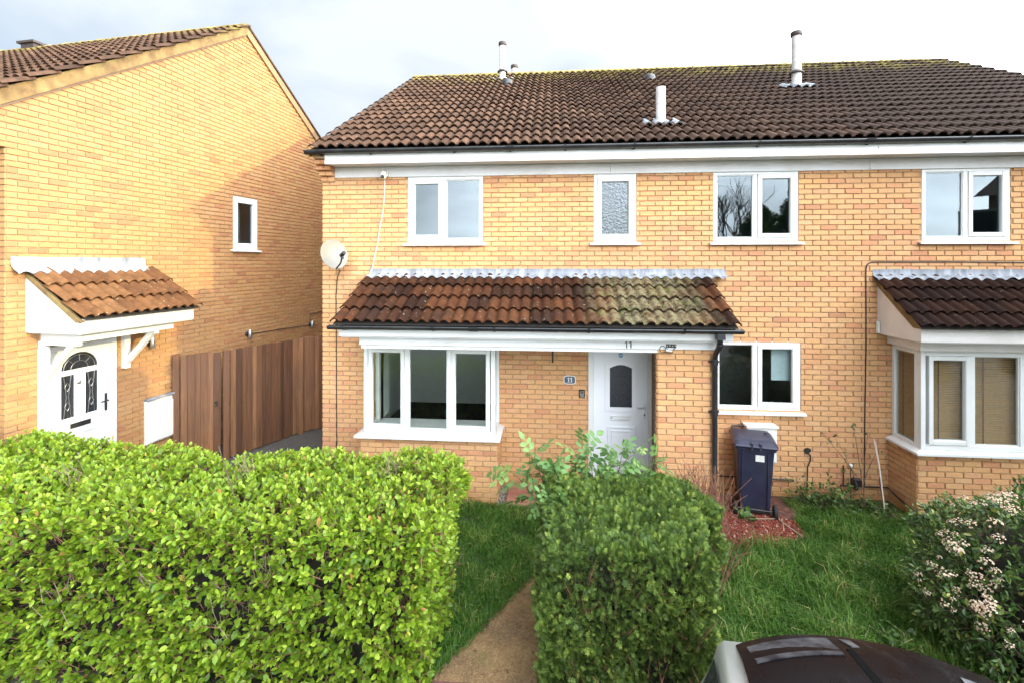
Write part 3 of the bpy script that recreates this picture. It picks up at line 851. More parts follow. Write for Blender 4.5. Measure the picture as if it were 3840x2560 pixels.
bay(4.865, 7.76, [(4.955, 5.47, True), (5.53, 6.08, False), (6.14, 7.1, False), (7.16, 7.67, True)], .955, 2.262, ((4.865, -1),), (4.775, 7.85))
m = MB(); m.box(FR, -2.725, -2.70, -.40, .0, .97, 2.24); m.build('window_reveal', M_room, H1)

# long canopy roof over bay and door
canopy = MB()
CS = Vector((0, 1.20, .575)).normalized(); CN = Vector((1, 0, 0)).cross(CS)
def cp(x, s, n=0.0): return tuple(Vector((x, -1.255, 2.625)) + CS * s + CN * n)
canopy.quad(cp(-2.90, 0, -.015), cp(2.28, 0, -.015), cp(2.28, 1.4, -.015), cp(-2.90, 1.4, -.015))
canopy.prism(Frame((0, 0, 0), (0, 1, 0), (1, 0, 0)), [(-1.25, 2.60), (-.0, 3.19), (-.0, 2.60)], -2.87, -2.86)
canopy.prism(Frame((0, 0, 0), (0, 1, 0), (1, 0, 0)), [(-1.25, 2.60), (-.0, 3.19), (-.0, 2.60)], 2.235, 2.245)
canopy = canopy.build('canopy_roof', M_under, H1, origin=(0, 0, 0))
tiled_roof(H1, canopy, cp(-2.935, 0), (1, 0, 0), CS, 18, 4, 0.2915, 0.333, 'canopy', rolls=2)
flashing(H1, FR, -2.88, 2.548, 3.335, 3.25, .135, 3.205, .14575, -2.935)
m = MB(); m.bevbox(FR, -2.862, 2.25, 1.125, 1.15, 2.447, 2.575); m.box(FR, -2.862, -2.842, .0, 1.124, 2.447, 2.60); m.box(FR, 2.23, 2.25, .0, 1.124, 2.447, 2.60); m.build('fascia_board', M_fascia, canopy)
m = MB(); m.box(FR, -2.84, 2.228, .002, 1.124, 2.43, 2.446); m.build('soffit', M_fascia, canopy)
m = MB(); m.bevbox(FR, -2.64, 2.165, .985, 1.008, 2.31, 2.428); m.box(FR, -2.64, 2.165, .97, .984, 2.39, 2.4285); m.box(FR, -2.64, -2.62, .56, .984, 2.31, 2.4285)
m.box(FR, -2.62, 1.355, .57, .984, 2.262, 2.31)
m.build('frieze_board', M_fascia, canopy)
m = MB(); m.box(FR, -2.75, -.83, .10, .57, 2.252, 2.429); m.build('bay_head', M_fascia, canopy)
half_gutter(H1, FR, -2.965, 2.335, 1.235, 2.60, .056, [-2.75, -1.55, -.75, .45, 1.62], [-1.02])
m = MB()
m.prism(FR, [(0.905, 2.318), (.905, 2.40)], 0, 0) if False else None
seg_digit(m, FR, .955, 2.322, .085, 1.009, .014, .006); seg_digit(m, FR, 1.010, 2.322, .085, 1.009, .014, .006)
m.build('house_number', M_blackm, canopy)
# downpipe
m = MB(); X0 = 2.062
m.tube([(X0, -1.235, 2.55), (X0, -1.235, 2.47), (X0, -1.20, 2.40), (X0, -1.05, 2.26), (X0, -1.03, 2.20), (X0, -1.03, .10), (X0, -1.05, .04)], .034, 12)
dpp = m.build('downpipe', M_black, H1)
for z in (2.36, 2.16, 1.52, .30):
    m = MB(); m.tube([(X0, -1.03, z - .035), (X0, -1.03, z + .035)], .041, 12); m.box(FR, X0 - .065, X0 + .065, .975, 1.0, z - .012, z + .012)
    if z > 2.3: m = MB(); m.tube([(X0, -1.19, z), (X0, -1.225, z + .06)], .042, 12); m.box(FR, X0 - .045, X0 + .045, 1.18, 1.29, 2.48, 2.555)
    m.v = [tuple(Vector(v) - Vector(dpp.location)) for v in m.v]; m.build('pipe_clip', M_black, dpp)
m = MB(); m.box(FTl, .80, .862, -.03, .004, .05, 2.30); m.build('gate_post', M_black, H1)

# front door
dr = MB()
bars(dr, FR, .559, 1.478, .17, 2.26, -.07, .012, .055)
dr.box(FR, .535, .558, .001, .02, .17, 2.26)
dr = dr.build('door_frame', M_white, H1)
offd = -Vector(dr.location)
def dsub(m, nm, mt, par=None):
    o = par or dr
    m.v = [tuple(Vector(v) - Vector(dr.location)) for v in m.v]
    return m.build(nm, mt, dr)
m = MB(); m.bevbox(FR, .616, 1.421, -.06, -.012, .23, 2.203); dsub(m, 'door_leaf', M_door)
def arch(u0, u1, zb, zt, rise, n=10):
    p = [(u0, zb), (u1, zb)]
    for i in range(n + 1):
        t = i / n; u = u1 + (u0 - u1) * t; p.append((u, zt - rise + rise * math.sin(math.pi * t)))
    return p
def ring(mb, F, outer, inner, d0, d1):
    n = len(outer)
    vs = [F.p(u, d0, z) for u, z in outer] + [F.p(u, d1, z) for u, z in outer] + [F.p(u, d1, z) for u, z in inner] + [F.p(u, d0, z) for u, z in inner]
    fs = []
    for i in range(n):
        j = (i + 1) % n
        for k in range(3): fs.append((k * n + i, k * n + j, (k + 1) * n + j, (k + 1) * n + i))
    mb.add(vs, fs)
m = MB(); ring(m, FR, arch(.80, 1.24, 1.20, 1.955, .06), arch(.855, 1.185, 1.255, 1.895, .05), -.012, .012)
ring(m, FR, arch(.785, 1.255, 1.185, 1.975, .065), arch(.80, 1.24, 1.20, 1.955, .06), -.012, .005); dsub(m, 'glazing_surround', M_door)
m = MB(); m.prism(FR, arch(.85, 1.19, 1.25, 1.90, .05), -.03, -.006); dsub(m, 'pane', M_darkglass)
m = MB(); bars(m, FR, .87, 1.17, 1.055, 1.125, -.012, .006, .012); m.bevbox(FR, .885, 1.155, -.012, .010, 1.07, 1.11); dsub(m, 'letter_plate', M_white)
m = MB(); bars(m, FR, .815, 1.235, .38, .965, -.012, .010, .03); bars(m, FR, .875, 1.175, .44, .905, -.012, .008, .02); dsub(m, 'door_moulding', M_door)
m = MB(); m.bevbox(FR, 1.350, 1.385, -.012, .006, 1.10, 1.30); m.tube([FR.p(1.367, .0, 1.27), FR.p(1.367, .045, 1.27), FR.p(1.26, .05, 1.27)], .010, 8); dsub(m, 'handle', M_white)
m = MB(); m.lathe([(.012, -.030), (.012, -.006)], FR.p(1.367, 0, 1.15), 10, 'Y'); m.v = [(v[0], -.004 - (.0 if v[1] > -.02 else .004), v[2]) for v in m.v]; m.add([FR.p(1.367 + .011 * math.cos(w), .009, 1.15 + .016 * math.sin(w)) for w in [i * math.pi / 5 for i in range(10)]], [tuple(range(10))]); dsub(m, 'keyhole', M_blackm)
m = MB(); m.box(FR, .56, 1.477, -.06, .05, .135, .168); dsub(m, 'threshold', M_steel)
# cross wall of the house behind the door
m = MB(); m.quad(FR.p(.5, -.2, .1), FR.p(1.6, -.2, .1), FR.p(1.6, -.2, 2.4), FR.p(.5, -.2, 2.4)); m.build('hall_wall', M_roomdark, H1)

# right-hand canopy over the neighbour's bay
canr = MB()
RS = Vector((0, .89, .605)).normalized(); RN = Vector((1, 0, 0)).cross(RS)
def rq(x, s, n=0.0): return tuple(Vector((x, -.93, 2.60)) + RS * s + RN * n)
canr.quad(rq(4.63, 0, -.015), rq(7.95, 0, -.015), rq(7.95, 1.1, -.015), rq(4.63, 1.1, -.015))
canr = canr.build('canopy_roof', M_under, H1, origin=(0, 0, 0))
tiled_roof(H1, canr, rq(4.60, 0), (1, 0, 0), RS, 11, 4, 0.305, 0.262, 'dark', rolls=2)
flashing(H1, FR, 4.60, 7.95, 3.335, 3.25, .13, 3.20, .1525, 4.60)
FCk = Frame((0, 0, 0), (0, 1, 0), (1, 0, 0))
m = MB(); m.prism(FCk, [(-.82, 2.415), (-.0, 2.415), (-.0, 3.10), (-.70, 2.595), (-.82, 2.585)], 4.665, 4.69); m.build('cheek_panel', M_cheek, canr)
m = MB(); m.prism(FCk, [(-.90, 2.585), (-.72, 2.585), (-.02, 3.09), (-.02, 3.20)], 4.655, 4.70); m.build('verge', M_verge, canr)
m = MB(); m.bevbox(FR, 4.665, 7.9, .822, .846, 2.415, 2.588); m.build('fascia_board', M_cheek, canr)
m = MB(); m.box(FR, 4.692, 7.9, .002, .82, 2.40, 2.414); m.build('soffit', M_fascia, canr)
m = MB(); m.bevbox(FR, 4.80, 7.85, .62, .645, 2.275, 2.398); m.box(FR, 4.80, 4.82, .002, .619, 2.275, 2.398); m.box(FR, 4.822, 7.85, .55, .618, 2.262, 2.30); m.build('frieze_board', M_cheek, canr)

# ================================================================== things fixed to or standing by the main house
t = thing('house_sign', 'oval slate blue house sign with white 11 on the brick left of the door', 'sign', (.253, -.010, 1.655))
def oval(a, b, n=24, notch=.0):
    out = []
    for i in range(n):
        w = 2 * math.pi * i / n
        cx, sy = math.cos(w), math.sin(w)
        e = .55
        u = a * abs(cx) ** e * (1 if cx >= 0 else -1); v = b * abs(sy) ** .8 * (1 if sy >= 0 else -1)
        if abs(sy) < .3: u *= .93
        out.append((u, v))
    return out
m = MB(); m.prism(FR, oval(.098, .066), 0, .008); m.build('border', M_paper, t)
m = MB(); m.prism(FR, oval(.088, .056), .008, .011); m.build('plate', M_slate, t)
m = MB(); seg_digit(m, FR, -.016, -.026, .062, .011, .011, .003); seg_digit(m, FR, .026, -.026, .062, .011, .011, .003); m.box(FR, -.05, .05, .011, .013, -.041, -.037); m.build('numerals', M_paper, t)
t = thing('key_safe', 'small black and silver key safe on the brick beside the white door', 'key safe', (.437, -.010, 1.45))
m = MB(); m.bevbox(FR, -.042, .042, 0, .03, -.062, .062, .012); m.build('case', M_blackm, t)
m = MB(); m.bevbox(FR, -.03, .03, .03, .04, -.052, .05, .006); m.build('cover', M_steel, t)
m = MB(); m.bevbox(FR, -.018, .018, .0405, .046, .012, .036, .004); m.build('slider', M_blackm, t)
t = thing('door_sticker', 'round blue sticker above the glass of the white door', 'sticker', (1.02, .0115, 2.035))
m = MB(); m.prism(FR, [(.036 * math.cos(w), .036 * math.sin(w)) for w in [i * math.pi / 12 for i in range(24)]], 0, .0015); m.build('disc', plain('sticker_blue', (.10, .28, .42), .5), t)
m = MB(); m.prism(FR, [(-.034, -.012), (.034, -.012), (.034, .012), (-.034, .012)], .0016, .0022); m.build('band', plain('sticker_pale_blue', (.34, .52, .62), .5), t)
t = thing('basket_bracket', 'black hanging basket bracket under the canopy left of the house sign', 'bracket', (-.005, -.01, 2.03))
m = MB(); m.box(FR, -.012, .012, 0, .008, -.12, .22); m.tube([FR.p(0, .008, .2), FR.p(0, .25, .19), FR.p(0, .27, .22)], .008, 6); m.tube([FR.p(0, .01, -.1), FR.p(-.0, .12, .06), FR.p(0, .2, .185)], .007, 6); m.build('arm', M_blackm, t)
t = thing('light_fitting', 'broken black light bracket with dangling wires on the canopy board above brick pier', 'light fitting', (1.45, -1.01, 2.335))
m = MB(); m.box(FR, .005, .135, 0, .006, 0, .045); m.build('plate', M_blackm, t)
for i in range(4):
    m = MB(); m.lathe([(0.0, -.009), (.006, -.009), (.006, -.004)], (.02 + i * .034, 0, .02 + .006 * (i % 2)), 8, 'Y'); m.build('screw_hole', M_paper, t)
m = MB(); m.tube([FR.p(-.005 - .035 + .038 * math.cos(a), .02, -.018 + .042 * math.sin(a)) for a in [i * 2 * math.pi / 14 for i in range(13)]], .004, 6)
m.tube([FR.p(.0, .02, .0), FR.p(.04, .03, -.03), FR.p(.09, .03, -.05), FR.p(.06, .03, -.062), FR.p(-.02, .025, -.055)], .004, 6); m.tube([FR.p(.12, .01, .0), FR.p(.08, .03, -.035), FR.p(.06, .035, -.045)], .005, 6); m.build('wire', M_blackm, t)
m = MB(); m.tube([FR.p(.0, .03, -.03), FR.p(.075, .035, -.036)], .012, 8); m.build('connector', M_paper, t)
t = thing('satellite_dish', 'grey satellite dish on the left front corner of the brick wall', 'satellite dish', (-3.42, -.02, 3.50))
m = MB(); D0 = Vector((.10, -.30, .05)); ax = Vector((.74, -.60, .28)).normalized(); B = Matrix(basis(np.array([ax[:]]), np.zeros(1))[0])
vs = []; fs = []; nr, na = 6, 28
for i in range(nr + 1):
    r = i / nr
    for k in range(na):
        w = 2 * math.pi * k / na
        q = Vector((.215 * r * math.cos(w), .055 * r * r - .03, .235 * r * math.sin(w))); vs.append(D0 + B @ q)
for i in range(nr):
    for k in range(na):
        j = (k + 1) % na; fs.append((i * na + k, i * na + j, (i + 1) * na + j, (i + 1) * na + k))
m.add(vs, fs, True)
vs2 = [v - B @ Vector((0, .008, 0)) for v in vs[-na:]]
m.add(vs[-na:] + vs2, [(k, (k + 1) % na, na + (k + 1) % na, na + k) for k in range(na)])
m.build('reflector', M_dish, t)
tip = D0 + B @ Vector((.02, .30, -.10))
m = MB(); m.tube([D0 + B @ Vector((0, .02, -.23)), D0 + B @ Vector((.01, .2, -.19)), tip], .012, 8); m.build('feed_arm', M_black, t)
m = MB(); m.tube([tip - B @ Vector((0, .03, -.0)), tip + B @ Vector((0, .06, .02))], [.034, .028], 12); m.tube([tip + B @ Vector((0, .0, .04)), tip + B @ Vector((0, .0, -.06))], .016, 8); m.build('receiver', M_black, t)
m = MB(); m.tube([(0.0, .0, .0), (.02, -.14, .0), D0 - ax * .05], .022, 10); m.box(Frame((0, 0, 0), (1, 0, 0), (0, -1, 0)), -.06, .06, -.01, .01, -.08, .08); m.build('wall_mount', M_steel, t)
t = thing('security_camera', 'white security camera with two upright aerials under the eaves at left', 'camera', (-2.60, -.036, 4.80))
m = MB(); m.bevbox(FR, -.04, .04, 0, .05, -.03, .06, .008); m.tube([FR.p(0, .05, .0), FR.p(0, .11, -.01)], .03, 10); m.build('bracket', M_paper, t)
m = MB(); m.lathe([(.0, .045), (.03, .04), (.045, .015), (.045, -.03), (.036, -.055), (.0, -.066)], (0, -.125, -.02), 16); m.build('head', M_paper, t)
m = MB(); m.lathe([(.0, -.030), (.026, -.026), (.028, -.01)], (0, -.148, -.055), 14, 'Y'); m.build('lens', M_black, t)
for s in (-1, 1):
    m = MB(); m.tube([FR.p(s * .033, .06, .03), FR.p(s * .036, .06, .13)], [.006, .005], 8); m.tube([FR.p(s * .036, .06, .13), FR.p(s * .037, .06, .145)], .005, 8); m.build('aerial', M_paper, t)
m = MB(); m.tube([(-2.61, -.075, 4.73), (-2.63, -.03, 4.5), (-2.66, -.02, 4.22), (-2.71, -.02, 3.98), (-2.745, -.02, 3.72), (-2.80, -.022, 3.5), (-2.83, -.022, 3.33), (-2.87, -.06, 3.22)], .006, 6)
m.build('camera_cable', M_paper, None, label='thin white cable hanging from the security camera down to the canopy', cat='cable')
m = MB(); m.tube([(-3.41, -.018, 3.42), (-3.36, -.02, 3.30), (-3.40, -.02, 3.2), (-3.425, -.018, 2.9), (-3.42, -.018, 2.2), (-3.415, -.018, 1.4), (-3.41, -.018, .0)], .007, 6)
m.build('dish_cable', M_blackm, None, label='black cable running straight down the left wall below the satellite dish', cat='cable')
m = MB(); m.tube([(7.4, -.019, 3.435), (6.6, -.019, 3.43), (5.6, -.019, 3.438), (4.62, -.019, 3.436), (4.56, -.019, 3.43), (4.52, -.019, 3.395), (4.505, -.019, 3.33), (4.507, -.019, 2.3), (4.49, -.019, 1.2), (4.485, -.019, .2)], .008, 6)
m.build('wall_cable', M_blackm, None, label='black cable along the wall over the right canopy then down beside the bay', cat='cable')
m = MB(); m.tube([(2.13, -.035, .295), (3.45, -.035, .265)], .012, 8); m.tube([(3.45, -.035, .265), (3.50, -.035, .262)], .017, 8)
m.build('water_pipe', M_blackm, None, label='thin dark pipe running low along the wall behind the bin', cat='pipe')
m = MB(); m.tube([(4.15, -.03, .215), (4.80, -.03, .205), (4.79, -.2, .17), (4.79, -.565, .12), (4.83, -.59, .11), (5.4, -.59, .11)], .011, 8)
m.build('low_pipe', M_blackm, None, label='thin black pipe bending round the foot of the right bay', cat='pipe')
m = MB(); m.tube([(3.70, -.02, .655), (3.735, -.03, .64), (3.735, -.03, .56), (3.695, -.03, .46), (3.69, -.03, .16)], .009, 6); m.prism(Frame((3.7, -.011, .69), (1, 0, 0), (0, -1, 0)), [(.05 * math.cos(a) * (1 + .2 * math.sin(3 * a)), .045 * math.sin(a)) for a in [i * math.pi / 7 for i in range(14)]], 0, .004)
m.build('gas_pipe', M_blackm, None, label='short bent black pipe coming out of the wall right of the bin', cat='pipe')
t = thing('vent_box', 'small black box low on the wall left of the right bay', 'box', (4.36, -.012, .27))
m = MB(); m.bevbox(FR, -.055, .055, 0, .07, -.055, .055, .008); m.build('case', M_black, t)
m = MB(); m.box(FR, -.02, .02, .01, .05, -.11, -.056); m.build('spout', M_black, t)
m = MB(); m.tube([(4.19, -.03, .20), (4.19, -.03, .50)], .009, 6); m.lathe([(.0, .565), (.022, .555), (.03, .53), (.022, .505), (.0, .495)], (4.27, -.05, 0), 12) if False else None
m.build('stub_pipe', M_blackm, None, label='short upright black stub of pipe near the small black box', cat='pipe')
t = thing('garden_light', 'small white ball light on a thin stem before the wall near the black box', 'light', (4.272, -.06, .0))
m = MB(); m.tube([(0, 0, 0), (0, 0, .49)], .006, 6); m.build('stem', M_blackm, t)
m = MB(); m.lathe([(.0, .545), (.02, .538), (.03, .515), (.02, .492), (.0, .485)], (0, 0, 0), 12); m.build('globe', M_paper, t)
t = thing('meter_box', 'white meter box on the brick wall directly behind the bin', 'meter box', (3.0, -.011, .80))
m = MB(); m.bevbox(FR, -.21, .21, 0, .16, -.25, .26, .012); m.build('case', M_meter, t)
m = MB(); m.bevbox(FR, -.19, .19, .161, .172, -.23, .20, .006); m.build('lid', M_paper, t)
m = MB(); m.box(FR, -.22, .22, .0, .185, .262, .285); m.build('hood', M_paper, t)
t = thing('overflow_box', 'white plastic clip box on the edge of the right canopy cheek', 'box', (4.655, -.02, 2.50))
m = MB(); m.bevbox(Frame((0, 0, 0), (0, -1, 0), (-1, 0, 0)), -.0, .06, 0.0, .02, -.08, .09, .006); m.build('case', M_paper, t)

# wheelie bin
bn = thing('wheelie_bin', 'dark navy wheelie bin with white sticker standing against the wall', 'bin', (2.775, -.40, .02), R(-13))
bn.scale = (.94, .94, .95)
m = MB()
secs = [(.10, .205, .20, .215), (.30, .215, .215, .225), (.70, .235, .25, .245), (.93, .25, .27, .255), (.935, .272, .29, .275), (.985, .275, .29, .278)]
vs = []; fs = []
def rrect(w, dn, df, z, r=.035):
    out = []
    for cx, cy, a0 in ((w - r, df - r, 0), (-w + r, df - r, 90), (-w + r, -dn + r, 180), (w - r, -dn + r, 270)):
        for k in range(4):
            a = R(a0 + k * 30); out.append((cx + r * math.cos(a), cy + r * math.sin(a), z))
    return out
for z, w, dn, df in secs: vs += rrect(w, dn, df, z)
for i in range(len(secs) - 1):
    for k in range(16):
        j = (k + 1) % 16; fs.append((i * 16 + k, i * 16 + j, (i + 1) * 16 + j, (i + 1) * 16 + k))
fs.append(tuple(range(16))[::-1])
m.add(vs, fs)
m.bevbox(FR, -.15, .15, .19, .232, .12, .84, .03) if False else None
m.build('body', M_bin, bn)
m = MB()
vs = []; fs = []
lid = [(.985, .29, .31, .29), (1.0, .295, .335, .295), (1.02, .29, .33, .29), (1.055, .25, .27, .26), (1.07, .20, .2, .2)]
for z, w, dn, df in lid: vs += [(x, y, zz + .03 * max(0, (y + .3)) * .5) for x, y, zz in rrect(w, dn, df, z, .05)]
for i in range(len(lid) - 1):
    for k in range(16):
        j = (k + 1) % 16; fs.append((i * 16 + k, i * 16 + j, (i + 1) * 16 + j, (i + 1) * 16 + k))
fs.append(tuple(range(64, 80)))
m.add(vs, fs, False); 
m.tube([(-.27, -.325, 1.0), (.27, -.325, 1.0)], .022, 10)
for s in (-.055, .055): m.box(FR, s - .014, s + .014, .20, .352, .955, 1.055)
m.build('lid', M_bin, bn)
m = MB(); m.tube([(-.24, .30, 1.02), (-.24, .35, 1.06), (-.15, .36, 1.075), (.15, .36, 1.075), (.24, .35, 1.06), (.24, .30, 1.02)], .014, 8); m.build('handle', M_black, bn)
m = MB(); m.tube([(.16, .05, 1.075), (.17, .02, 1.10), (.22, .02, 1.105), (.24, .05, 1.085)], .008, 6); m.build('hook', M_blackm, bn)
for s in (-1, 1):
    m = MB(); m.lathe([(.02, -.025), (.085, -.025), (.10, -.018), (.10, .018), (.085, .025), (.02, .025)], (s * .262, -.215, .07), 20, 'X'); w = m.build('wheel', M_rubber, bn)
    m = MB(); m.lathe([(.0, .028), (.03, .028), (.035, .02), (.035, -.02), (.03, -.028), (.0, -.028)], (0, 0, 0), 12, 'X'); m.build('hub', M_black, w)
m = MB(); m.tube([(-.26, -.215, .07), (.26, -.215, .07)], .013, 8); m.box(FR, -.2, .2, .12, .21, .03, .098); m.build('axle', M_black, bn)
m = MB(); m.box(FR, .0, .115, .24, .268, .78, .87); m.v = [(v[0], v[1] - .075 * (v[2] - .78), v[2]) for v in m.v]; m.build('sticker', M_paper, bn)
for u in (-.17, .17):
    m = MB(); m.prism(Frame((0, 0, 0), (0, -1, 0), (1, 0, 0)), [(.205, .11), (.232, .11), (.282, .90), (.255, .90)], u - .012, u + .012); m.build('rib', M_bin, bn)

# venetian blinds in the right bay
def blind(x0, x1, y, z0, z1, label, axis='x', tape=True):
    t = thing('venetian_blind', label, 'blind', ((x0 + x1) / 2, y, z0) if axis == 'x' else (y, (x0 + x1) / 2, z0), 0 if axis == 'x' else R(-90))
    w = (x1 - x0) / 2
    m = MB(); m.box(FR, -w, w, -.02, .02, z1 - z0 - .03, z1 - z0); m.build('head_rail', M_blind, t)
    m = MB(); n = 4
    prof = [(.022 * math.cos(R(22)) * s, .022 * math.sin(R(22)) * s * 1.0 + .003 * (1 - s * s)) for s in (-1, -.3, .3, 1)]
    vs = [(x, yy, zz) for x in (-w, w) for yy, zz in prof]
    m.add(vs, [(i, i + 1, n + i + 1, n + i) for i in range(n - 1)]); me = m.mesh('slat', M_blind)
    k = 0; z = .02
    while z < z1 - z0 - .04:
        link('slat', me, t, (random.uniform(-.002, .002), 0, z), (random.uniform(-.05, .05), random.uniform(-.002, .002), 0)); z += .031
    if tape:
        for u in ((-w * .35,) if w < .4 else (-w * .5, w * .3)):
            m = MB(); m.box(FR, u - .006, u + .006, .018, .021, .0, z1 - z0 - .03); m.build('ladder_cord', M_tape, t)
blind(4.97, 5.49, -.46, 1.02, 2.21, 'brown venetian blind in the first front light of the right bay')
blind(5.50, 6.10, -.46, 1.02, 2.21, 'brown venetian blind with dark cord in the second front light of the right bay')
blind(6.12, 7.66, -.46, 1.02, 2.21, 'wide brown venetian blind at the far right of the right bay')
blind(-.42, -.06, 4.92, 1.02, 2.21, 'narrow brown venetian blind in the angled side light of the right bay', 'y')
t = thing('window_sheet', 'pale sheet hanging inside the right half of the kitchen window', 'sheet', (3.37, .12, 2.0))
m = MB(); m.box(FR, -.12, .15, -.004, 0, -.32, .18); m.build('sheet', plain('net', (.42, .50, .56), .7), t)

# ================================================================== the house on the left, gable end towards us
LO = Vector((-6.5846, -2.111, 0))
LA = R(-6.5)
H2 = thing('gabled_house', 'yellow brick house with sunlit gable end, arched white door and small tiled porch, at left', 'house', LO, LA)
def lw(x, y, z=0.0):
    return LO + Matrix.Rotation(LA, 3, 'Z') @ Vector((x, y, z))
APX = 3.92
def gtop(L): return 5.36 + (8.02 - 5.36) * (1 - abs(L - APX) / APX)
GW = (3.595, 4.250, 3.685, 4.715); GD = (.33, 1.335, .22, 2.33)
m = MB()
sheet(m, FG, [0.006, 7.9], [-.2, 4.84], [GW, GD], d=-.006, depth=.1)
m.add([FG.p(-.30, -.006, 4.84), FG.p(8.1, -.006, 4.84), FG.p(8.1, -.006, gtop(7.84)), FG.p(APX, -.006, 8.02), FG.p(0, -.006, 5.36), FG.p(-.30, -.006, 5.17)], [(0, 1, 2, 3, 4, 5)])
FF = Frame((0, 0, 0), (1, 0, 0), (0, -1, 0))
m.quad(FF.p(-9, -.006, -.2), FF.p(-.006, -.006, -.2), FF.p(-.006, -.006, 5.0), FF.p(-9, -.006, 5.0))
m.quad((-9, 7.9, -.2), (0, 7.9, -.2), (0, 7.9, 5.2), (-9, 7.9, 5.2)); m.quad((-9, 0, -.2), (-9, 7.9, -.2), (-9, 7.9, 5.2), (-9, 0, 5.2))
m.box(FG, -.30, -.001, -.35, -.007, 4.842, 5.15)
wall2 = m.build('wall', M_mortar, H2, origin=(0, 0, 0))
B2 = Bricks(H2, lambda c: c.z < .9, M_brickS2, M_brickJ2)
glo = lambda z: (-.30 if z > 4.84 else 0.0) if z < 5.2 else max(-.3, (z - 5.36) / 2.66 * APX)
ghi = lambda z: 7.9 if z < 5.3 else 2 * APX - (z - 5.36) / 2.66 * APX
B2.wall(FG, R(90), glo, ghi, -.06, 7.97, [GW, GD], phase=0.0)
B2.wall(FF, 0, -7.0, 0.0, -.06, 4.95, phase=0.0)
B2.wall(Frame((0, -.30, 0), (1, 0, 0), (0, -1, 0)), 0, -.35, 0.0, 4.84, 5.15, phase=0.0)
B2.finish(wall2)
window(H2, FG, *GW, [(3.645, 4.20, True)], glass=M_glassC, sill_d=.06)
room(H2, FG, 3.0, 5.0, 2.9, 4.95, 2.0, M_room)
m = MB(); m.box(FG, 3.66, 3.86, -.09, -.08, 3.73, 4.68); m.build('curtain', plain('curtain_pale', (.55, .55, .5), .8), H2)
# roof
LS = Vector((0, APX, 2.57)).normalized(); LN = Vector((1, 0, 0)).cross(LS)
roof2 = MB()
def lp(x, s, n=0.0): return tuple(Vector((x, -.36, 5.335)) + LS * s + LN * n)
roof2.quad(lp(-9, 0, -.02), lp(.04, 0, -.02), lp(.04, 5.14, -.02), lp(-9, 5.14, -.02))
roof2.quad((-9, APX, 8.16), (.04, APX, 8.16), (.04, 8.25, 5.30), (-9, 8.25, 5.30))
roof2 = roof2.build('roof', M_under, H2, origin=(0, 0, 0))
tiled_roof(H2, roof2, lp(-9.03, 0), (1, 0, 0), LS, 30, 15, 0.3045, 0.3415, 'roof')
for k in range(20):
    link('ridge_tile', rmesh, roof2, (-9 + k * .4525 + .01, APX, 8.10 + random.uniform(-.004, .004)), (random.uniform(-.03, .03), 0, 0))
m = MB()
m.prism(FG, [(-.36, 5.12), (APX, 7.985), (APX, 8.155), (-.36, 5.325)], .002, .055); m.build('verge', M_verge, roof2)
m = MB(); m.prism(FG, [(-.36, 5.085), (APX, 7.955), (APX, 7.983), (-.36, 5.118)], .002, .03); m.build('undercloak', plain('undercloak', (.20, .13, .09), .9), roof2)
m = MB(); m.prism(FG, [(APX + .003, 7.97), (8.25, 5.15), (8.25, 5.30), (APX + .003, 8.14)], .002, .05); m.build('verge', plain('verge_timber', (.26, .16, .08), .8), roof2)
m = MB(); m.prism(FG, [(APX + .003, 8.145), (8.28, 5.31), (8.28, 5.35), (APX + .003, 8.185)], -.05, .075); m.build('verge_tiles', M_tileS['roof'], roof2)
m = MB(); m.box(FF, -5.55, -5.2, -APX - .14, -APX + .14, 8.1, 8.24); m.box(FF, -5.62, -5.15, -APX - .18, -APX + .18, 8.242, 8.29); m.build('ridge_vent', M_cap, roof2)

m = MB(); m.bevbox(FF, -9, -.36, .335, .36, 5.10, 5.30); m.build('fascia_board', M_fascia, H2)
m = MB(); m.box(FF, -9, -.36, -.01, .334, 5.10, 5.115); m.build('soffit', M_fascia, H2)
m = MB(); m.bevbox(FF, -9, -.36, .0, .03, 4.93, 5.098); m.build('frieze_board', M_fascia, H2)
half_gutter(H2, FF, -9, .03, .42, 5.285)
# porch canopy
por = MB()
PSL = Vector((-.87, 0, .60)).normalized()
F_por_U = Vector((0, 1, 0)); PN = F_por_U.cross(PSL)
def pq(L, s, n=0.0): return tuple(Vector((.90, L, 2.735)) + PSL * s + PN * n)
por.quad(pq(.24, 0, -.015), pq(1.92, 0, -.015), pq(1.92, 1.05, -.015), pq(.24, 1.05, -.015))
por = por.build('canopy_roof', M_under, H2, origin=(0, 0, 0))
tiled_roof(H2, por, pq(.19, 0), (0, 1, 0), PSL, 6, 3, .292, .335, 'orange')
flashing(H2, FG, .04, 1.78, 3.50, 3.39, .13, 3.30, .146, .19)
FPx = Frame((0, 0, 0), (1, 0, 0), (0, 1, 0))
m = MB(); m.prism(FPx, [(.0, 2.56), (.80, 2.56), (.80, 2.72), (.0, 3.27)], .20, .225)
for k in range(1, 6): m.box(FPx, .01, max(.05, .80 - max(0, k * .115 - .16) * 1.45), .196, .1995, 2.56 + k * .115, 2.566 + k * .115)
m.build('cheek_panel', M_fascia, por)
m = MB(); m.prism(FPx, [(.88, 2.70), (.80, 2.70), (.02, 3.245), (.02, 3.30)], .188, .235); m.build('verge', M_verge, por)
m = MB(); m.bevbox(FG, .20, 1.86, .80, .825, 2.56, 2.735); m.build('fascia_board', M_white, por)
m = MB(); m.box(FG, .226, 1.86, .002, .798, 2.545, 2.559); m.build('soffit', M_fascia, por)
m = MB(); m.bevbox(FG, .36, 1.70, .60, .625, 2.43, 2.543); m.box(FG, .36, .38, .002, .598, 2.43, 2.543); m.build('frieze_board', M_white, por)
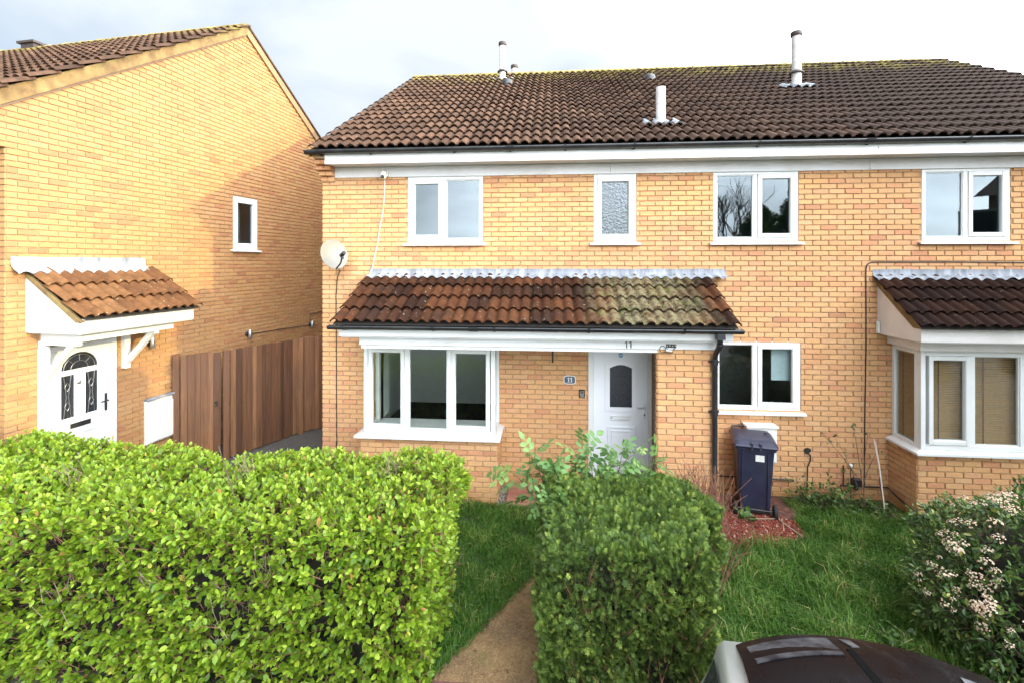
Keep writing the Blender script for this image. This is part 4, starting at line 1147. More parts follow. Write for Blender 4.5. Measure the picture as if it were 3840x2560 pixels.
for L in (.335, 1.40):
    m = MB(); m.bevbox(FG, L, L + .085, .002, .085, 1.86, 2.43)
    m.prism(FPx, [(.086, 1.92), (.086, 2.02), (.50, 2.43), (.60, 2.43)], L + .012, L + .073); m.box(FG, L + .005, L + .08, .086, .598, 2.385, 2.428)
    m.build('bracket', M_white, por)
# door
m = MB(); bars(m, FG, .33, 1.335, .22, 2.33, -.07, .012, .07); dl = m.build('door_frame', M_white, H2)
def lsub(m, nm, mt):
    m.v = [tuple(Vector(v) - Vector(dl.location)) for v in m.v]; return m.build(nm, mt, dl)
m = MB(); m.bevbox(FG, .403, 1.262, -.06, -.012, .27, 2.26); lsub(m, 'door_leaf', M_white)
def fan(r, c, zb, n=14): return [(c - r, zb)] + [(c + r, zb)] + [(c + r * math.cos(math.pi * i / n), zb + r * .95 * math.sin(math.pi * i / n)) for i in range(1, n)]
FC = .833
m = MB(); m.prism(FG, fan(.235, FC, 1.985), -.03, -.006); lsub(m, 'fanlight', M_darkglass)
m = MB(); ring(m, FG, fan(.265, FC, 1.96), fan(.235, FC, 1.985), -.012, .008); lsub(m, 'glazing_surround', M_white)
came = MB()
for r in (.20, .11): came.tube([FG.p(FC + r * math.cos(a), -.004, 1.985 + r * .95 * math.sin(a)) for a in [math.pi * i / 12 for i in range(13)]], .0035, 4)
for a in (45, 90, 135): came.tube([FG.p(FC + .11 * math.cos(R(a)), -.004, 1.985 + .105 * math.sin(R(a))), FG.p(FC + .20 * math.cos(R(a)), -.004, 1.985 + .19 * math.sin(R(a)))], .0035, 4)
for u0, u1 in ((.60, .762), (.905, 1.067)):
    m = MB(); m.box(FG, u0, u1, -.03, -.006, 1.34, 1.915); lsub(m, 'pane', M_darkglass)
    m = MB(); bars(m, FG, u0 - .028, u1 + .028, 1.312, 1.943, -.012, .008, .028); lsub(m, 'glazing_surround', M_white)
    c = (u0 + u1) / 2
    for zc in (1.50, 1.76): came.tube([FG.p(c, -.004, zc - .06), FG.p(c + .035, -.004, zc), FG.p(c, -.004, zc + .06), FG.p(c - .035, -.004, zc), FG.p(c, -.004, zc - .06)], .0035, 4)
    for du in (-.045, .045): came.tube([FG.p(c + du, -.004, 1.345), FG.p(c + du * .3, -.004, 1.63), FG.p(c + du, -.004, 1.91)], .003, 4)
lsub(came, 'leading', M_steel)
m = MB(); m.lathe([(.028, 0), (.034, .004), (.034, .010), (.0, .012)], (0, 0, 0), 16, 'X'); m.tube([FG.p(0, .012, .02), FG.p(-.022, .016, -.005), FG.p(0, .018, -.03), FG.p(.022, .016, -.005), FG.p(0, .012, .02)], .006, 6)
m.v = [(v[0] - .010, v[1] + FC, v[2] + 1.80) for v in m.v]; lsub(m, 'knocker', M_steel)
m = MB(); m.bevbox(FG, .72, .98, -.012, .004, 1.185, 1.25); lsub(m, 'letter_plate', M_blackm)
m = MB(); m.bevbox(FG, 1.175, 1.205, -.012, .004, 1.30, 1.55); m.tube([FG.p(1.19, .0, 1.45), FG.p(1.19, .045, 1.45), FG.p(1.09, .05, 1.45)], .010, 8); lsub(m, 'handle', M_blackm)
for u0, u1 in ((.57, .80), (.87, 1.10)):
    m = MB(); bars(m, FG, u0, u1, .42, 1.12, -.012, .008, .022); lsub(m, 'door_moulding', M_white)
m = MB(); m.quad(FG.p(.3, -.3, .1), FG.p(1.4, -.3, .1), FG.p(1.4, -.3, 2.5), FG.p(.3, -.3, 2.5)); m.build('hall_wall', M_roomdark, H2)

def on_gable(name, label, cat, L, z, d=.010): return thing(name, label, cat, lw(d, L, z), LA)
t = on_gable('meter_box', 'cream meter box with lead covered top on the gable wall beside the fence', 'meter box', 2.01, .92)
m = MB(); m.bevbox(FG, -.25, .25, 0, .05, -.34, .34, .01); m.build('case', M_meter, t)
m = MB(); m.bevbox(FG, -.215, .22, .051, .06, -.32, .27, .006); m.build('lid', M_meter, t)
m = MB(); m.bevbox(FG, -.25, .255, .0, .075, .342, .375, .01); m.build('hood', M_lead, t)
def updown(L, z, label, grp):
    t = on_gable('wall_light', label, 'wall light', L, z)
    m = MB(); m.lathe([(.0, -.085), (.034, -.085), (.036, -.08), (.036, .08), (.034, .085), (.0, .085)], (.075, 0, 0), 14); m.build('tube', M_steel, t)
    m = MB(); m.lathe([(.0, .0), (.05, .0), (.05, .018), (.03, .022)], (0, 0, 0), 14, 'X'); m.tube([(.02, 0, 0), (.05, 0, 0)], .018, 8); m.build('base', M_blackm, t)
updown(1.84, 2.17, 'steel wall light under the porch bracket of the left house', 'g')
updown(3.95, 2.0, 'steel up and down wall light nearer the porch, above the fence', 'g')
updown(6.02, 1.93, 'steel up and down wall light farther back, near the corner of the main house', 'g')
m = MB(); m.tube([lw(.018, 3.97, 1.99), lw(.018, 6.0, 1.92)], .007, 6); m.tube([lw(.018, 6.02, 1.95), lw(.018, 6.02, 2.18), lw(.018, 7.5, 2.24)], .007, 6)
m.build('light_cable', M_blackm, None, label='dark cable linking the two wall lights above the fence', cat='cable')

# ------------------------------------------------------------------ timber fence and gate between the houses
def boards(root, A, B, zb, zt, w, n_rails=2, gap=.006):
    A = Vector(A); B = Vector(B); dr = (B - A); Ln = dr.length; dr.normalize()
    F = Frame((A.x, A.y, 0), (dr.x, dr.y, 0), (dr.y, -dr.x, 0))
    n = max(1, round(Ln / w)); ww = Ln / n
    for k in range(n):
        t = MB(); d = .02 if k % 2 else .0
        t.bevbox(F, k * ww - .008, (k + 1) * ww + .008 - gap, d, d + .016, zb + random.uniform(0, .02), zt + random.uniform(-.008, .008), .003)
        t.build('board', M_woodS, root)
    for z in ([zb + .25, (zb + zt) / 2, zt - .22][:n_rails + 1]):
        t = MB(); t.box(F, 0, Ln, -.05, -.002, z - .04, z + .04); t.build('rail', M_woodJ, root)
gA, gB, gC, gD = (-6.27, .15), (-5.71, .61), (-5.10, 1.98), (-3.9, 3.1)
t = thing('timber_gate', 'brown closeboard timber gate with ring latch beside the gable wall', 'gate', (-6.0, .4, 0))
def shift(p, t): return (p[0] - t.location.x, p[1] - t.location.y, 0)
boards(t, shift((-6.215, .195), t), shift((-5.775, .555), t), .12, 1.885, .095, 2)
m = MB(); q = shift((-5.80, .525), t); m.tube([(q[0] + .0, q[1] - .02, 1.02), (q[0] - .01, q[1] - .05, 1.02)], .022, 10); m.tube([(q[0] + .03 * math.cos(a), q[1] - .055, 1.0 + .035 * math.sin(a)) for a in [i * math.pi / 6 for i in range(13)]], .006, 6); m.build('ring_latch', M_blackm, t)
t = thing('timber_fence', 'brown closeboard timber fence running back between the two houses', 'fence', (-5.5, 1.3, 0))
boards(t, shift((-5.68, .68), t), shift((-5.14, 1.92), t), .0, 1.90, .10, 2)
boards(t, shift((-5.06, 2.04), t), shift(gD, t), .0, 1.92, .10, 2)
for p in (gA, gB, gC):
    q = shift(p, t); m = MB(); F = Frame((q[0], q[1], 0), (.75, .66, 0), (.66, -.75, 0)); m.bevbox(F, -.05, .05, -.05, .05, -.1, 1.90, .005); m.build('post', M_woodS, t)

# ================================================================== ground
def patch(name, poly, z, m, kind='structure', **kw):
    mb = MB(); mb.add([(x, y, z) for x, y in poly], [tuple(range(len(poly)))])
    return mb.build(name, m, None, origin=(0, 0, 0), kind=kind, **kw)
def soil_mat():
    m, nt, b, _ = newmat('soil')
    p = pos(nt)
    c = ramp(nt, noise(nt, p, 3.5, 8, 0.7), [(0.3, (0.03, 0.055, 0.012)), (0.55, (0.045, 0.075, 0.016)), (0.75, (0.08, 0.07, 0.035))])
    nt.links.new(c, b.inputs['Base Color']); b.inputs['Roughness'].default_value = 1.0
    bump(nt, b, noise(nt, p, 30, 6, 0.7), 0.8, 0.03); return m
def path_mat():
    m, nt, b, _ = newmat('old_concrete')
    p = pos(nt)
    c = ramp(nt, noise(nt, p, 2.6, 8, 0.62), [(0.36, (0.07225, 0.042, 0.02508)), (0.5, (0.17, 0.0975, 0.04092)), (0.64, (0.2635, 0.1575, 0.066))])
    v = nt.nodes.new('ShaderNodeTexVoronoi'); v.inputs['Scale'].default_value = 85; nt.links.new(p, v.inputs['Vector'])
    c = mixc(nt, 0.55, c, ramp(nt, v.outputs['Color'], [(0.0, (0.07225, 0.04125, 0.0231)), (0.5, (0.1785, 0.105, 0.0462)), (1.0, (0.357, 0.2325, 0.1122))]))
    ms = ramp(nt, noise(nt, p, 4.5, 6, 0.7), [(0.55, 0.0), (0.72, 1.0)])
    c = mixc(nt, math_(nt, 'MULTIPLY', ms, 0.6), c, (0.12, 0.12, 0.03))
    nt.links.new(c, b.inputs['Base Color']); b.inputs['Roughness'].default_value = 0.85
    bump(nt, b, v.outputs['Distance'], 0.6, 0.006); return m
M_soil, M_path = soil_mat(), path_mat()
M_tarmac = plain('tarmac', (0.075, 0.068, 0.062), 0.9, 0.25, 25, bmp=0.6, dirt=(0.10, 0.075, 0.055), dirt_amt=0.6)
M_bedding = plain('bark_bed', (0.12, 0.045, 0.03), 0.95, 0.4, 14, bmp=0.6)
patch('ground', [(-140, -140), (140, -140), (140, 140), (-140, 140)], -.03, M_soil)
patch('pavement', [(-40, -9.2), (40, -9.2), (40, -3.62), (-40, -3.62)], -.018, M_tarmac)
patch('side_path', [(-6.9, -2.2), (-3.65, -2.2), (-3.65, 9), (-5.6, 9)], -.012, M_tarmac)
patch('road', [(-60, -16), (60, -16), (60, -9.3), (-60, -9.3)], -.022, M_tarmac)
path_poly = [(-1.03, -3.52), (-.10, -3.52), (.75, -1.9), (1.0, -.66), (-.05, -.66), (-.12, -1.9)]
patch('path', path_poly, .012, M_path)
mb = MB(); mb.bevbox(Frame((0, 0, 0), (1, 0, 0), (0, 0, 1)), 0, 1, 0, 1, 0, 1) if False else None
kb = MB(); kb.box(FR, -1.15, 1.4, 3.525, 3.60, -.1, .022); kb.build('kerb', plain('kerb_brick', (.12, .05, .04), .9, .3, 12, bmp=.5), None, kind='structure')
patch('bark_bed', [(1.7, -1.15), (2.2, -1.4), (2.75, -1.36), (3.2, -1.12), (3.3, -.6), (3.5, -.3), (3.4, 0), (1.7, 0), (1.6, -.6)], .006, M_bedding)
patch('flower_bed', [(3.4, 0), (3.5, -.3), (4.0, -.4), (4.4, -.75), (4.9, -.95), (6.8, -1.0), (6.8, -.5), (4.82, -.5), (4.82, 0)], .005, plain('bed_soil', (.05, .035, .024), 1.0, .3, 18, bmp=.6))
# porch floor of red paving tiles
st = MB(); st.box(FR, -.66, 1.36, .0, .64, -.05, .055); st = st.build('porch_floor', M_mortar, None, origin=(0, 0, 0), kind='structure')
pm = MB(); pm.bevbox(Frame((0, 0, 0), (1, 0, 0), (0, 0, 1)), -.14, .14, -.14, .0, -.01, .02) if False else None
pv = MB(); pz = Frame((0, 0, 0), (1, 0, 0), (0, 0, 1))
vs = [(-.14, -.095, 0), (.14, -.095, 0), (.14, .095, 0), (-.14, .095, 0), (-.135, -.09, .02), (.135, -.09, .02), (.135, .09, .02), (-.135, .09, .02)]
pv.add(vs, [(3, 2, 1, 0), (4, 5, 6, 7), (0, 1, 5, 4), (1, 2, 6, 5), (2, 3, 7, 6), (3, 0, 4, 7)]); pvm = pv.mesh('paving_tile', M_pave)
for i in range(7):
    for j in range(3): link('paving_tile', pvm, st, (-.515 + i * .288, -.535 + j * .2, .053 + random.uniform(-.002, .002)), (0, 0, random.uniform(-.01, .01)))

# ------------------------------------------------------------------ plants
LEAF_V = np.array([(0, 0, 0), (-.5, .34, .10), (0, .38, 0), (.5, .34, .10), (-.42, .70, .07), (0, .72, -.02), (.42, .70, .07), (0, 1, -.10)], float)
LEAF_F = np.array([(0, 2, 1), (0, 3, 2), (1, 2, 5), (1, 5, 4), (2, 3, 6), (2, 6, 5), (4, 5, 7), (5, 6, 7)])
def lump(p):
    x, y, z = p[:, 0], p[:, 1], p[:, 2]
    return (np.sin(x * 3.1 + y * 1.7 + .5) * np.sin(z * 3.6 + x * 1.3 + 1) + .6 * np.sin(x * 7.3 + z * 4.1) * np.sin(y * 6.1 + z * 5.3 + 2) + .35 * np.sin(x * 13 + y * 9) * np.sin(z * 15 + y * 11))
def box_surface(lo, hi, n, r, faces, taper=0.0):
    """points and normals on a rounded box"""
    lo, hi = np.array(lo, float), np.array(hi, float); sz = hi - lo
    P, N = [], []
    areas = {f: {'t': sz[0] * sz[1], 'f': sz[0] * sz[2], 'b': sz[0] * sz[2], 'r': sz[1] * sz[2], 'l': sz[1] * sz[2]}[f] for f in faces}
    tot = sum(areas.values())
    for f, a in areas.items():
        k = int(n * a / tot); u = rng.random((k, 3)); p = lo + u * sz; nn = np.zeros((k, 3))
        ax, sd = {'t': (2, 1), 'f': (1, 0), 'b': (1, 1), 'r': (0, 1), 'l': (0, 0)}[f]
        p[:, ax] = hi[ax] if sd else lo[ax]; nn[:, ax] = 1 if sd else -1
        for o in (0, 1, 2):
            if o == ax: continue
            for s in (0, 1):
                if o == 2 and s == 0: continue
                dd = (hi[o] - p[:, o]) if s else (p[:, o] - lo[o])
                t = np.clip((r - dd) / r, 0, 1)
                p[:, ax] -= nn[:, ax] * r * (1 - np.sqrt(1 - t * t * .98)) * .75
                nn[:, o] += (1 if s else -1) * t * .9
        P.append(p); N.append(nn / np.linalg.norm(nn, axis=1, keepdims=True))
    return np.concatenate(P), np.concatenate(N)
def norm(v): return v / np.maximum(1e-9, np.linalg.norm(v, axis=1, keepdims=True))
def sticks(name, A, B, r, m, parent, kind='stuff'):
    """thin three-sided twigs from A to B"""
    d = norm(B - A); up = np.tile(np.array((.3, .2, 1.0)), (len(A), 1)); x = norm(np.cross(d, up)); z = np.cross(x, d)
    V = []
    for end, rr in ((A, r), (B, r * .55)):
        for k in range(3):
            w = 2 * math.pi * k / 3; V.append(end + (x * math.cos(w) + z * math.sin(w)) * (rr[:, None] if isinstance(rr, np.ndarray) else rr))
    V = np.stack(V, 1).reshape(-1, 3); n = len(A)
    F = (np.array([(0, 1, 4, 3), (1, 2, 5, 4), (2, 0, 3, 5)])[None] + (np.arange(n) * 6)[:, None, None]).reshape(-1, 4)
    return link(name, np_mesh(name, V, F, m, rng.random(len(V))), parent, kind=kind)
def leaf_cloud(root, T, D, size, width, mS, mJ, n_single, name='leaf', tone=None, roll=None, curl=1.0, tV=LEAF_V, tF=LEAF_F):
    """leaves at T growing along D: the ones largest in view are single parts, the rest one joined part"""
    n = len(T); roll = rng.normal(0, .55, n) if roll is None else roll
    M = basis(D, roll)
    tone = rng.random(n) if tone is None else tone
    Ms = M.copy(); Ms[:, :, 0] *= width[:, None]; Ms[:, :, 1] *= size[:, None]; Ms[:, :, 2] *= (size * .6 * curl)[:, None]
    rel = T - np.array(CAM); zz = rel @ np.array(cF); uu = 1920 + 1811 * (rel @ np.array(cR)) / np.maximum(zz, .1); vv = 985 - 1811 * rel[:, 2] / np.maximum(zz, .1)
    facing = np.abs(np.einsum('ni,ni->n', M[:, :, 2], rel)) / np.linalg.norm(rel, axis=1)
    a = size * width * (.35 + facing) / np.maximum(zz, .1) ** 2
    a[(uu < 40) | (uu > 3800) | (vv < 20) | (vv > 2530) | (zz < .2)] = 0
    order = np.argsort(-a); single = order[:n_single]; rest = order[n_single:]
    if n_single:
        me = np_mesh(name, tV, tF, mS, np.full(len(tV), .5)) if True else None
        for i in single:
            o = link(name, me, root)
            X = Matrix(Ms[i].tolist()).to_4x4(); X.translation = Vector(T[i]) - root.location; o.matrix_local = X
    V, F, tn = scatter(tV, tF, Ms[rest], T[rest] - np.array(root.location), tone[rest])
    link('foliage', np_mesh('foliage', V, F, mJ, tn), root, kind='stuff')
def shoots(P, N, up, spread, length, pairs, lsize, lw_, ang=55):
    """shoots growing from P; opposite pairs of leaves, young pale leaves at the tip"""
    n = len(P)
    d = norm(N * .75 + np.array((0, 0, up)) + rng.normal(0, spread, (n, 3)))
    B = basis(d, rng.random(n) * 6.28)
    L = length * rng.uniform(.6, 1.25, n)
    Ts, Ds, Ss, Ws, To = [], [], [], [], []
    for k in range(pairs):
        t = (k + .6) / pairs
        for s in (0, 1):
            w = (k % 2) * math.pi / 2 + s * math.pi + rng.normal(0, .3, n)
            a = R(ang) * (1.05 - .55 * t) + rng.normal(0, .22, n)
            side = B[:, :, 0] * np.cos(w)[:, None] + B[:, :, 2] * np.sin(w)[:, None]
            Ds.append(norm(d * np.cos(a)[:, None] + side * np.sin(a)[:, None]))
            Ts.append(P - d * (L * .55)[:, None] + d * (L * t)[:, None] + side * .003)
            sc = (1.0 - .38 * max(0, t - .55) / .45) * rng.uniform(.72, 1.18, n)
            Ss.append(lsize * sc); Ws.append(lw_ * sc * rng.uniform(.85, 1.1, n))
            To.append(np.clip(rng.normal(.36 + .34 * t * t, .17, n), 0, 1))
    return np.concatenate(Ts), np.concatenate(Ds), np.concatenate(Ss), np.concatenate(Ws), np.concatenate(To), P - d * (L * .9)[:, None], P + d * (L * .4)[:, None]

# broad-leaved hedge at the left
hd = thing('privet_hedge', 'big clipped bright green broad leaved hedge filling the lower left', 'hedge', (-3.6, -3.1, 0))
lo_, hi_ = (-7.4, -3.88, .0), (-.93, -2.38, 1.40)
P, N = box_surface(lo_, hi_, 6300, .20, 'tfrb')
P[:, 2] += .07 * np.clip((-4.4 - P[:, 0]) / 1.2, 0, 1) * (P[:, 2] > .7)
l = lump(P)
P += N * (.075 * l - .02)[:, None]
P[:, 0] -= np.where(N[:, 0] > .4, .16 * (1 - P[:, 2] / 1.37), 0)
keep = (l > -.95) | (rng.random(len(P)) < .25)
holes = np.array([(-4.9, -3.88, .95, .16), (-3.9, -3.88, .75, .17), (-3.25, -3.88, 1.0, .12), (-2.55, -3.88, .62, .15), (-1.75, -3.6, 1.05, .13), (-1.25, -3.75, .8, .14), (-1.55, -2.9, 1.40, .12), (-4.4, -3.4, 1.4, .12), (-2.2, -3.88, 1.05, .10), (-3.0, -3.0, 1.4, .10)])
for hx, hy, hz, hr in holes: keep &= (np.linalg.norm((P - (hx, hy, hz)) * (1, .8, 1), axis=1) > hr * rng.uniform(.7, 1.15, len(P)))
P, N = P[keep], N[keep]
T, D, S_, W_, To, tA, tB = shoots(P, N, .45, .38, .16, 4, .064, .038)
leaf_cloud(hd, T, D, S_, W_, M_leafS, M_leafJ, 300, tone=To)
# inner leaves and twigs show in the gaps
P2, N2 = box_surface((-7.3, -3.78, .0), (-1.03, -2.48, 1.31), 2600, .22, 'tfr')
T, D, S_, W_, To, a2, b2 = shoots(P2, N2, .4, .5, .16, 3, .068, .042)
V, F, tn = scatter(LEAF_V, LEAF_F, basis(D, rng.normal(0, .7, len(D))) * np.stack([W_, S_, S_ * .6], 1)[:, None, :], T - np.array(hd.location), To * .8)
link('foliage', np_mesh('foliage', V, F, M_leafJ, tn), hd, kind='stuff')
off = np.array(hd.location)
sticks('twigs', np.concatenate([tA, a2]) - off, np.concatenate([tB, b2]) - off, .0032, M_twigr, hd)
hA = np.concatenate([rng.normal(0, hr * .55, (26, 3)) + (hx, hy + .10, hz - .06) for hx, hy, hz, hr in holes]); sticks('twigs', hA - off, hA + rng.normal(0, .05, hA.shape) + np.array((0, -.05, .14)) - off, .003, plain('pale_twig', (.24, .17, .12), .9, .3, 20), hd)
A = np.stack([rng.uniform(-7.2, -1.1, 700), rng.uniform(-3.6, -2.6, 700), rng.uniform(.0, .9, 700)], 1); sB = A + rng.normal(0, .16, (700, 3)) + np.array((0, -.06, .34))
sticks('branches', A - off, sB - off, .008, M_twig, hd)
m = MB(); m.box(Frame((0, 0, 0), (1, 0, 0), (0, -1, 0)), -7.2, -1.16, 2.66, 3.58, .0, 1.06); m.v = [tuple(np.array(v) - off) for v in m.v]; m.build('light_block_core', M_shadecore, hd)  # added solid box stops light passing through the hedge

# dark clipped conifer block beside the path
cn = thing('conifer_hedge', 'dark green clipped conifer block standing between path and lawn', 'hedge', (.6, -3.1, 0))
off = np.array(cn.location)
fr = []
fF = []
def frond():
    """small flat spray: a stem of scale leaves with short side sprays"""
    V = []; F = []
    def rod(a, b, w):
        a = np.array(a); b = np.array(b); d = b - a; s = np.array((d[1], -d[0], 0)); s = s / np.linalg.norm(s) * w
        i = len(V); V.extend([a - s * .6, a + s * .6, b + s, b - s]); F.append((i, i + 1, i + 2, i + 3))
    rod((0, 0, 0), (0, 1, -.06), .06)
    for k, y in enumerate((.15, .42, .66)):
        for s in (-1, 1): rod((0, y, 0), (s * (.40 - .09 * k), y + .28, .06), .062)
    return np.array(V, float), np.array(F)
FRV, FRF = frond()
def conifer(lo, hi, n, r, faces, scale=.046, amp=.07):
    P, N = box_surface(lo, hi, n, r, faces)
    l = lump(P * 1.5 + 3.3)
    P = P + N * (amp * l)[:, None]
    kp = (l > -.8) | (rng.random(len(P)) < .3); P, N, l = P[kp], N[kp], l[kp]
    P = P + N * rng.normal(0, .018, len(P))[:, None]
    D = norm(N * .75 + np.array((0, 0, .42)) + rng.normal(0, .42, P.shape)); sz = scale * rng.uniform(.6, 1.35, len(P))
    M = basis(D, rng.random(len(P)) * 6.28) * np.stack([sz, sz, sz], 1)[:, None, :]
    return scatter(FRV, FRF, M, P - D * (sz * .5)[:, None] - off, np.clip(rng.normal(.46, .27, len(P)) + .12 * l, 0, 1))
parts = [conifer((-.08, -3.72, 0), (1.20, -2.45, 1.26), 32000, .10, 'tfrlb', .046, .045), conifer((.55, -2.95, .7), (1.52, -2.2, 1.22), 8000, .16, 'tflr', .046, .07), conifer((-.02, -3.66, .0), (1.14, -2.55, 1.18), 9000, .18, 'tfrl', .046, .05)]
base = 0; Vs, Fs, Ts = [], [], []
for V, F, t_ in parts: Vs.append(V); Fs.append(F + base); Ts.append(t_); base += len(V)
link('foliage', np_mesh('foliage', np.concatenate(Vs), np.concatenate(Fs), M_conJ, np.concatenate(Ts)), cn, kind='stuff')
A = np.stack([rng.uniform(.05, 1.1, 420), np.where(rng.random(420) < .3, rng.uniform(-3.75, -3.62, 420), rng.uniform(-3.62, -2.6, 420)), rng.uniform(.1, 1.05, 420)], 1); sB = A + rng.normal(0, .06, A.shape) + np.array((0, -.03, .17))
sticks('branches', A - off, sB - off, .0032, M_twigr, cn)
m = MB(); m.box(FR, .08, 1.06, 2.62, 3.56, 0, 1.10); m.box(FR, .55, 1.35, 2.4, 2.619, .5, 1.05); m.v = [tuple(np.array(v) - off) for v in m.v]; m.build('light_block_core', M_shadecore, cn)  # added dark boxes keep light out of the conifer block

# bare reddish twigs of a dead shrub behind its right corner
ds = thing('dead_shrub', 'bare reddish brown twiggy shrub at the back right of the conifer block', 'shrub', (1.54, -2.22, .08))
k = 420; r0 = rng.normal(0, .10, (k, 3)); r0[:, 2] = rng.uniform(0, .7, k); r1 = r0 + np.stack([rng.normal(0, .15, k), rng.normal(0, .13, k), rng.uniform(.25, .60, k)], 1)
sticks('twigs', r0, r1, .0045, M_twigr, ds)
k2 = 260; i = rng.integers(0, k, k2); q = r0[i] + (r1[i] - r0[i]) * rng.uniform(.4, 1, (k2, 1)); sticks('twigs', q, q + np.stack([rng.normal(0, .09, k2), rng.normal(0, .09, k2), rng.uniform(.05, .2, k2)], 1), .003, M_twigr, ds)

# elder sapling arching out of the conifer block
el = thing('elder_sapling', 'light green sapling with compound leaves arching over the conifer towards the porch', 'sapling', (.42, -2.62, .2))
LV, LF = [], []
def comp_leaf():
    V = []; F = []
    def leaflet(p, d, l, w):
        d = np.array(d) / np.linalg.norm(d); s = np.array((d[1], -d[0], 0)); nz = np.array((0, 0, 1.0)); i = len(V)
        V.extend([np.array(p), p + d * l * .35 - s * w + nz * l * .05, p + d * l * .4, p + d * l * .35 + s * w + nz * l * .05, p + d * l * .72 - s * w * .72, p + d * l * .72 + s * w * .72, p + d * l - nz * l * .12])
        F.extend([(i, i + 2, i + 1), (i, i + 3, i + 2), (i + 1, i + 2, i + 4), (i + 2, i + 3, i + 5), (i + 2, i + 5, i + 4), (i + 4, i + 5, i + 6)])
    for y in (.35, .62):
        for s in (-1, 1): leaflet(np.array((0, y, -.10 * y * y)), (s * .95, .45, -.12), .42, .13)
    leaflet(np.array((0, .85, -.10)), (0, 1, -.25), .5, .15)
    i = len(V); V.extend([np.array((-.012, 0, 0)), np.array((.012, 0, 0)), np.array((.01, .9, -.09)), np.array((-.01, .9, -.09))]); F.extend([(i, i + 1, i + 2), (i, i + 2, i + 3)])
    return np.array(V), np.array(F)
CLV, CLF = comp_leaf()
stems = [((-.2, .1, .5), (-.35, .3, 1.1), (-.62, .4, 1.0)), ((-.1, .1, .6), (-.2, .3, 1.15), (-.1, .4, 1.3)), ((.1, .1, .6), (.15, .3, 1.1), (.45, .42, 1.22)), ((-.2, -.2, .7), (-.3, -.25, 1.0), (-.52, -.25, .95)), ((-.35, .05, .3), (-.62, .22, .98), (-.92, .35, 1.02)), ((-.05, .0, .5), (-.1, .2, 1.05), (-.30, .35, 1.12)),
         ((.15, .0, .6), (.25, .25, 1.15), (.30, .3, 1.28)), ((.2, .1, .6), (.4, .25, 1.08), (.62, .35, 1.16)), ((-.25, -.1, .6), (-.28, .0, 1.0), (-.42, .02, 1.16)), 
         ((-.10, -.35, .75), (-.16, -.4, 1.04), (-.35, -.45, 1.06)), ((.05, .05, .6), (.0, .2, 1.0), (-.04, .3, 1.18)), ((-.3, .1, .4), (-.5, .2, .9), (-.62, .3, 1.2))]
m = MB(); LT, LD = [], []
for a, b, c in stems:
    a, b, c = Vector(a), Vector(b), Vector(c)
    pts = [a * (1 - t) ** 2 + b * 2 * t * (1 - t) + c * t * t for t in [i / 8 for i in range(9)]]
    m.tube(pts, [.008 - .0007 * i for i in range(9)], 5)
    for i in range(3, 9):
        tdir = (pts[i] - pts[i - 1]).normalized()
        for s in ((-1, 1) if i < 8 else (-1, 0, 1)):
            sd = tdir.orthogonal(); sd.rotate(Matrix.Rotation(random.uniform(0, 6.28), 3, tdir))
            d = tdir * .6 + sd * (.75 if s else .1) + Vector((0, 0, -.25))
            LT.append(pts[i]); LD.append(d)
m.build('stem', M_twig, el, origin=(0, 0, 0))
T = np.array([list(t) for t in LT]) + np.array(el.location); D = np.array([list(d) for d in LD]); n = len(T); sz = rng.uniform(.14, .25, n)
leaf_cloud(el, T, D, sz, sz, M_eldS, M_eldS, n - 2, tV=CLV, tF=CLF)

# flowering viburnum at the right
vb = thing('viburnum', 'rounded dark evergreen shrub covered in clusters of small white flowers, lower right', 'shrub', (4.15, -3.0, 0))
off = np.array(vb.location)
def ellip(n, c, r, zmin=.0, shell=.1):
    d = norm(rng.normal(0, 1, (n, 3))); P = np.array(c) + d * np.array(r) * (1 - np.abs(rng.normal(0, shell, (n, 1))))
    k = P[:, 2] > zmin; N = norm(d / np.array(r)); P = P + N * (.09 * lump(P * 1.3))[:, None]
    return P[k], N[k]
vc, vr = (4.28, -2.98, .67), (1.05, .88, .78)
P, N = ellip(1500, vc, vr, .03, .07)
T, D, S_, W_, To, tA, tB = shoots(P, N, .25, .4, .13, 4, .064, .027, 60)
leaf_cloud(vb, T, D, S_, W_, M_vibS, M_vibJ, 300, tone=To)
P2, N2 = ellip(700, vc, (.92, .76, .68), .03, .06)
T, D, S_, W_, To, a2, b2 = shoots(P2, N2, .2, .5, .13, 3, .064, .028, 60)
V, F, tn = scatter(LEAF_V, LEAF_F, basis(D, rng.normal(0, .7, len(D))) * np.stack([W_, S_, S_ * .5], 1)[:, None, :], T - off, To * .7)
link('foliage', np_mesh('foliage', V, F, M_vibJ, tn), vb, kind='stuff')
sticks('twigs', np.concatenate([tA, a2]) - off, np.concatenate([tB, b2]) - off, .003, M_twig, vb)
m = MB(); prof = [(.0, 1.16), (.35, 1.12), (.6, .95), (.74, .66), (.66, .3), (.5, .0)]
m.lathe([(r * .84, z * .95) for r, z in prof], (.12, .03, 0), 14); m.build('shrub_light_block', M_shadecore, vb, origin=(0, 0, 0))  # added dark form keeps light out of the shrub
clus = []
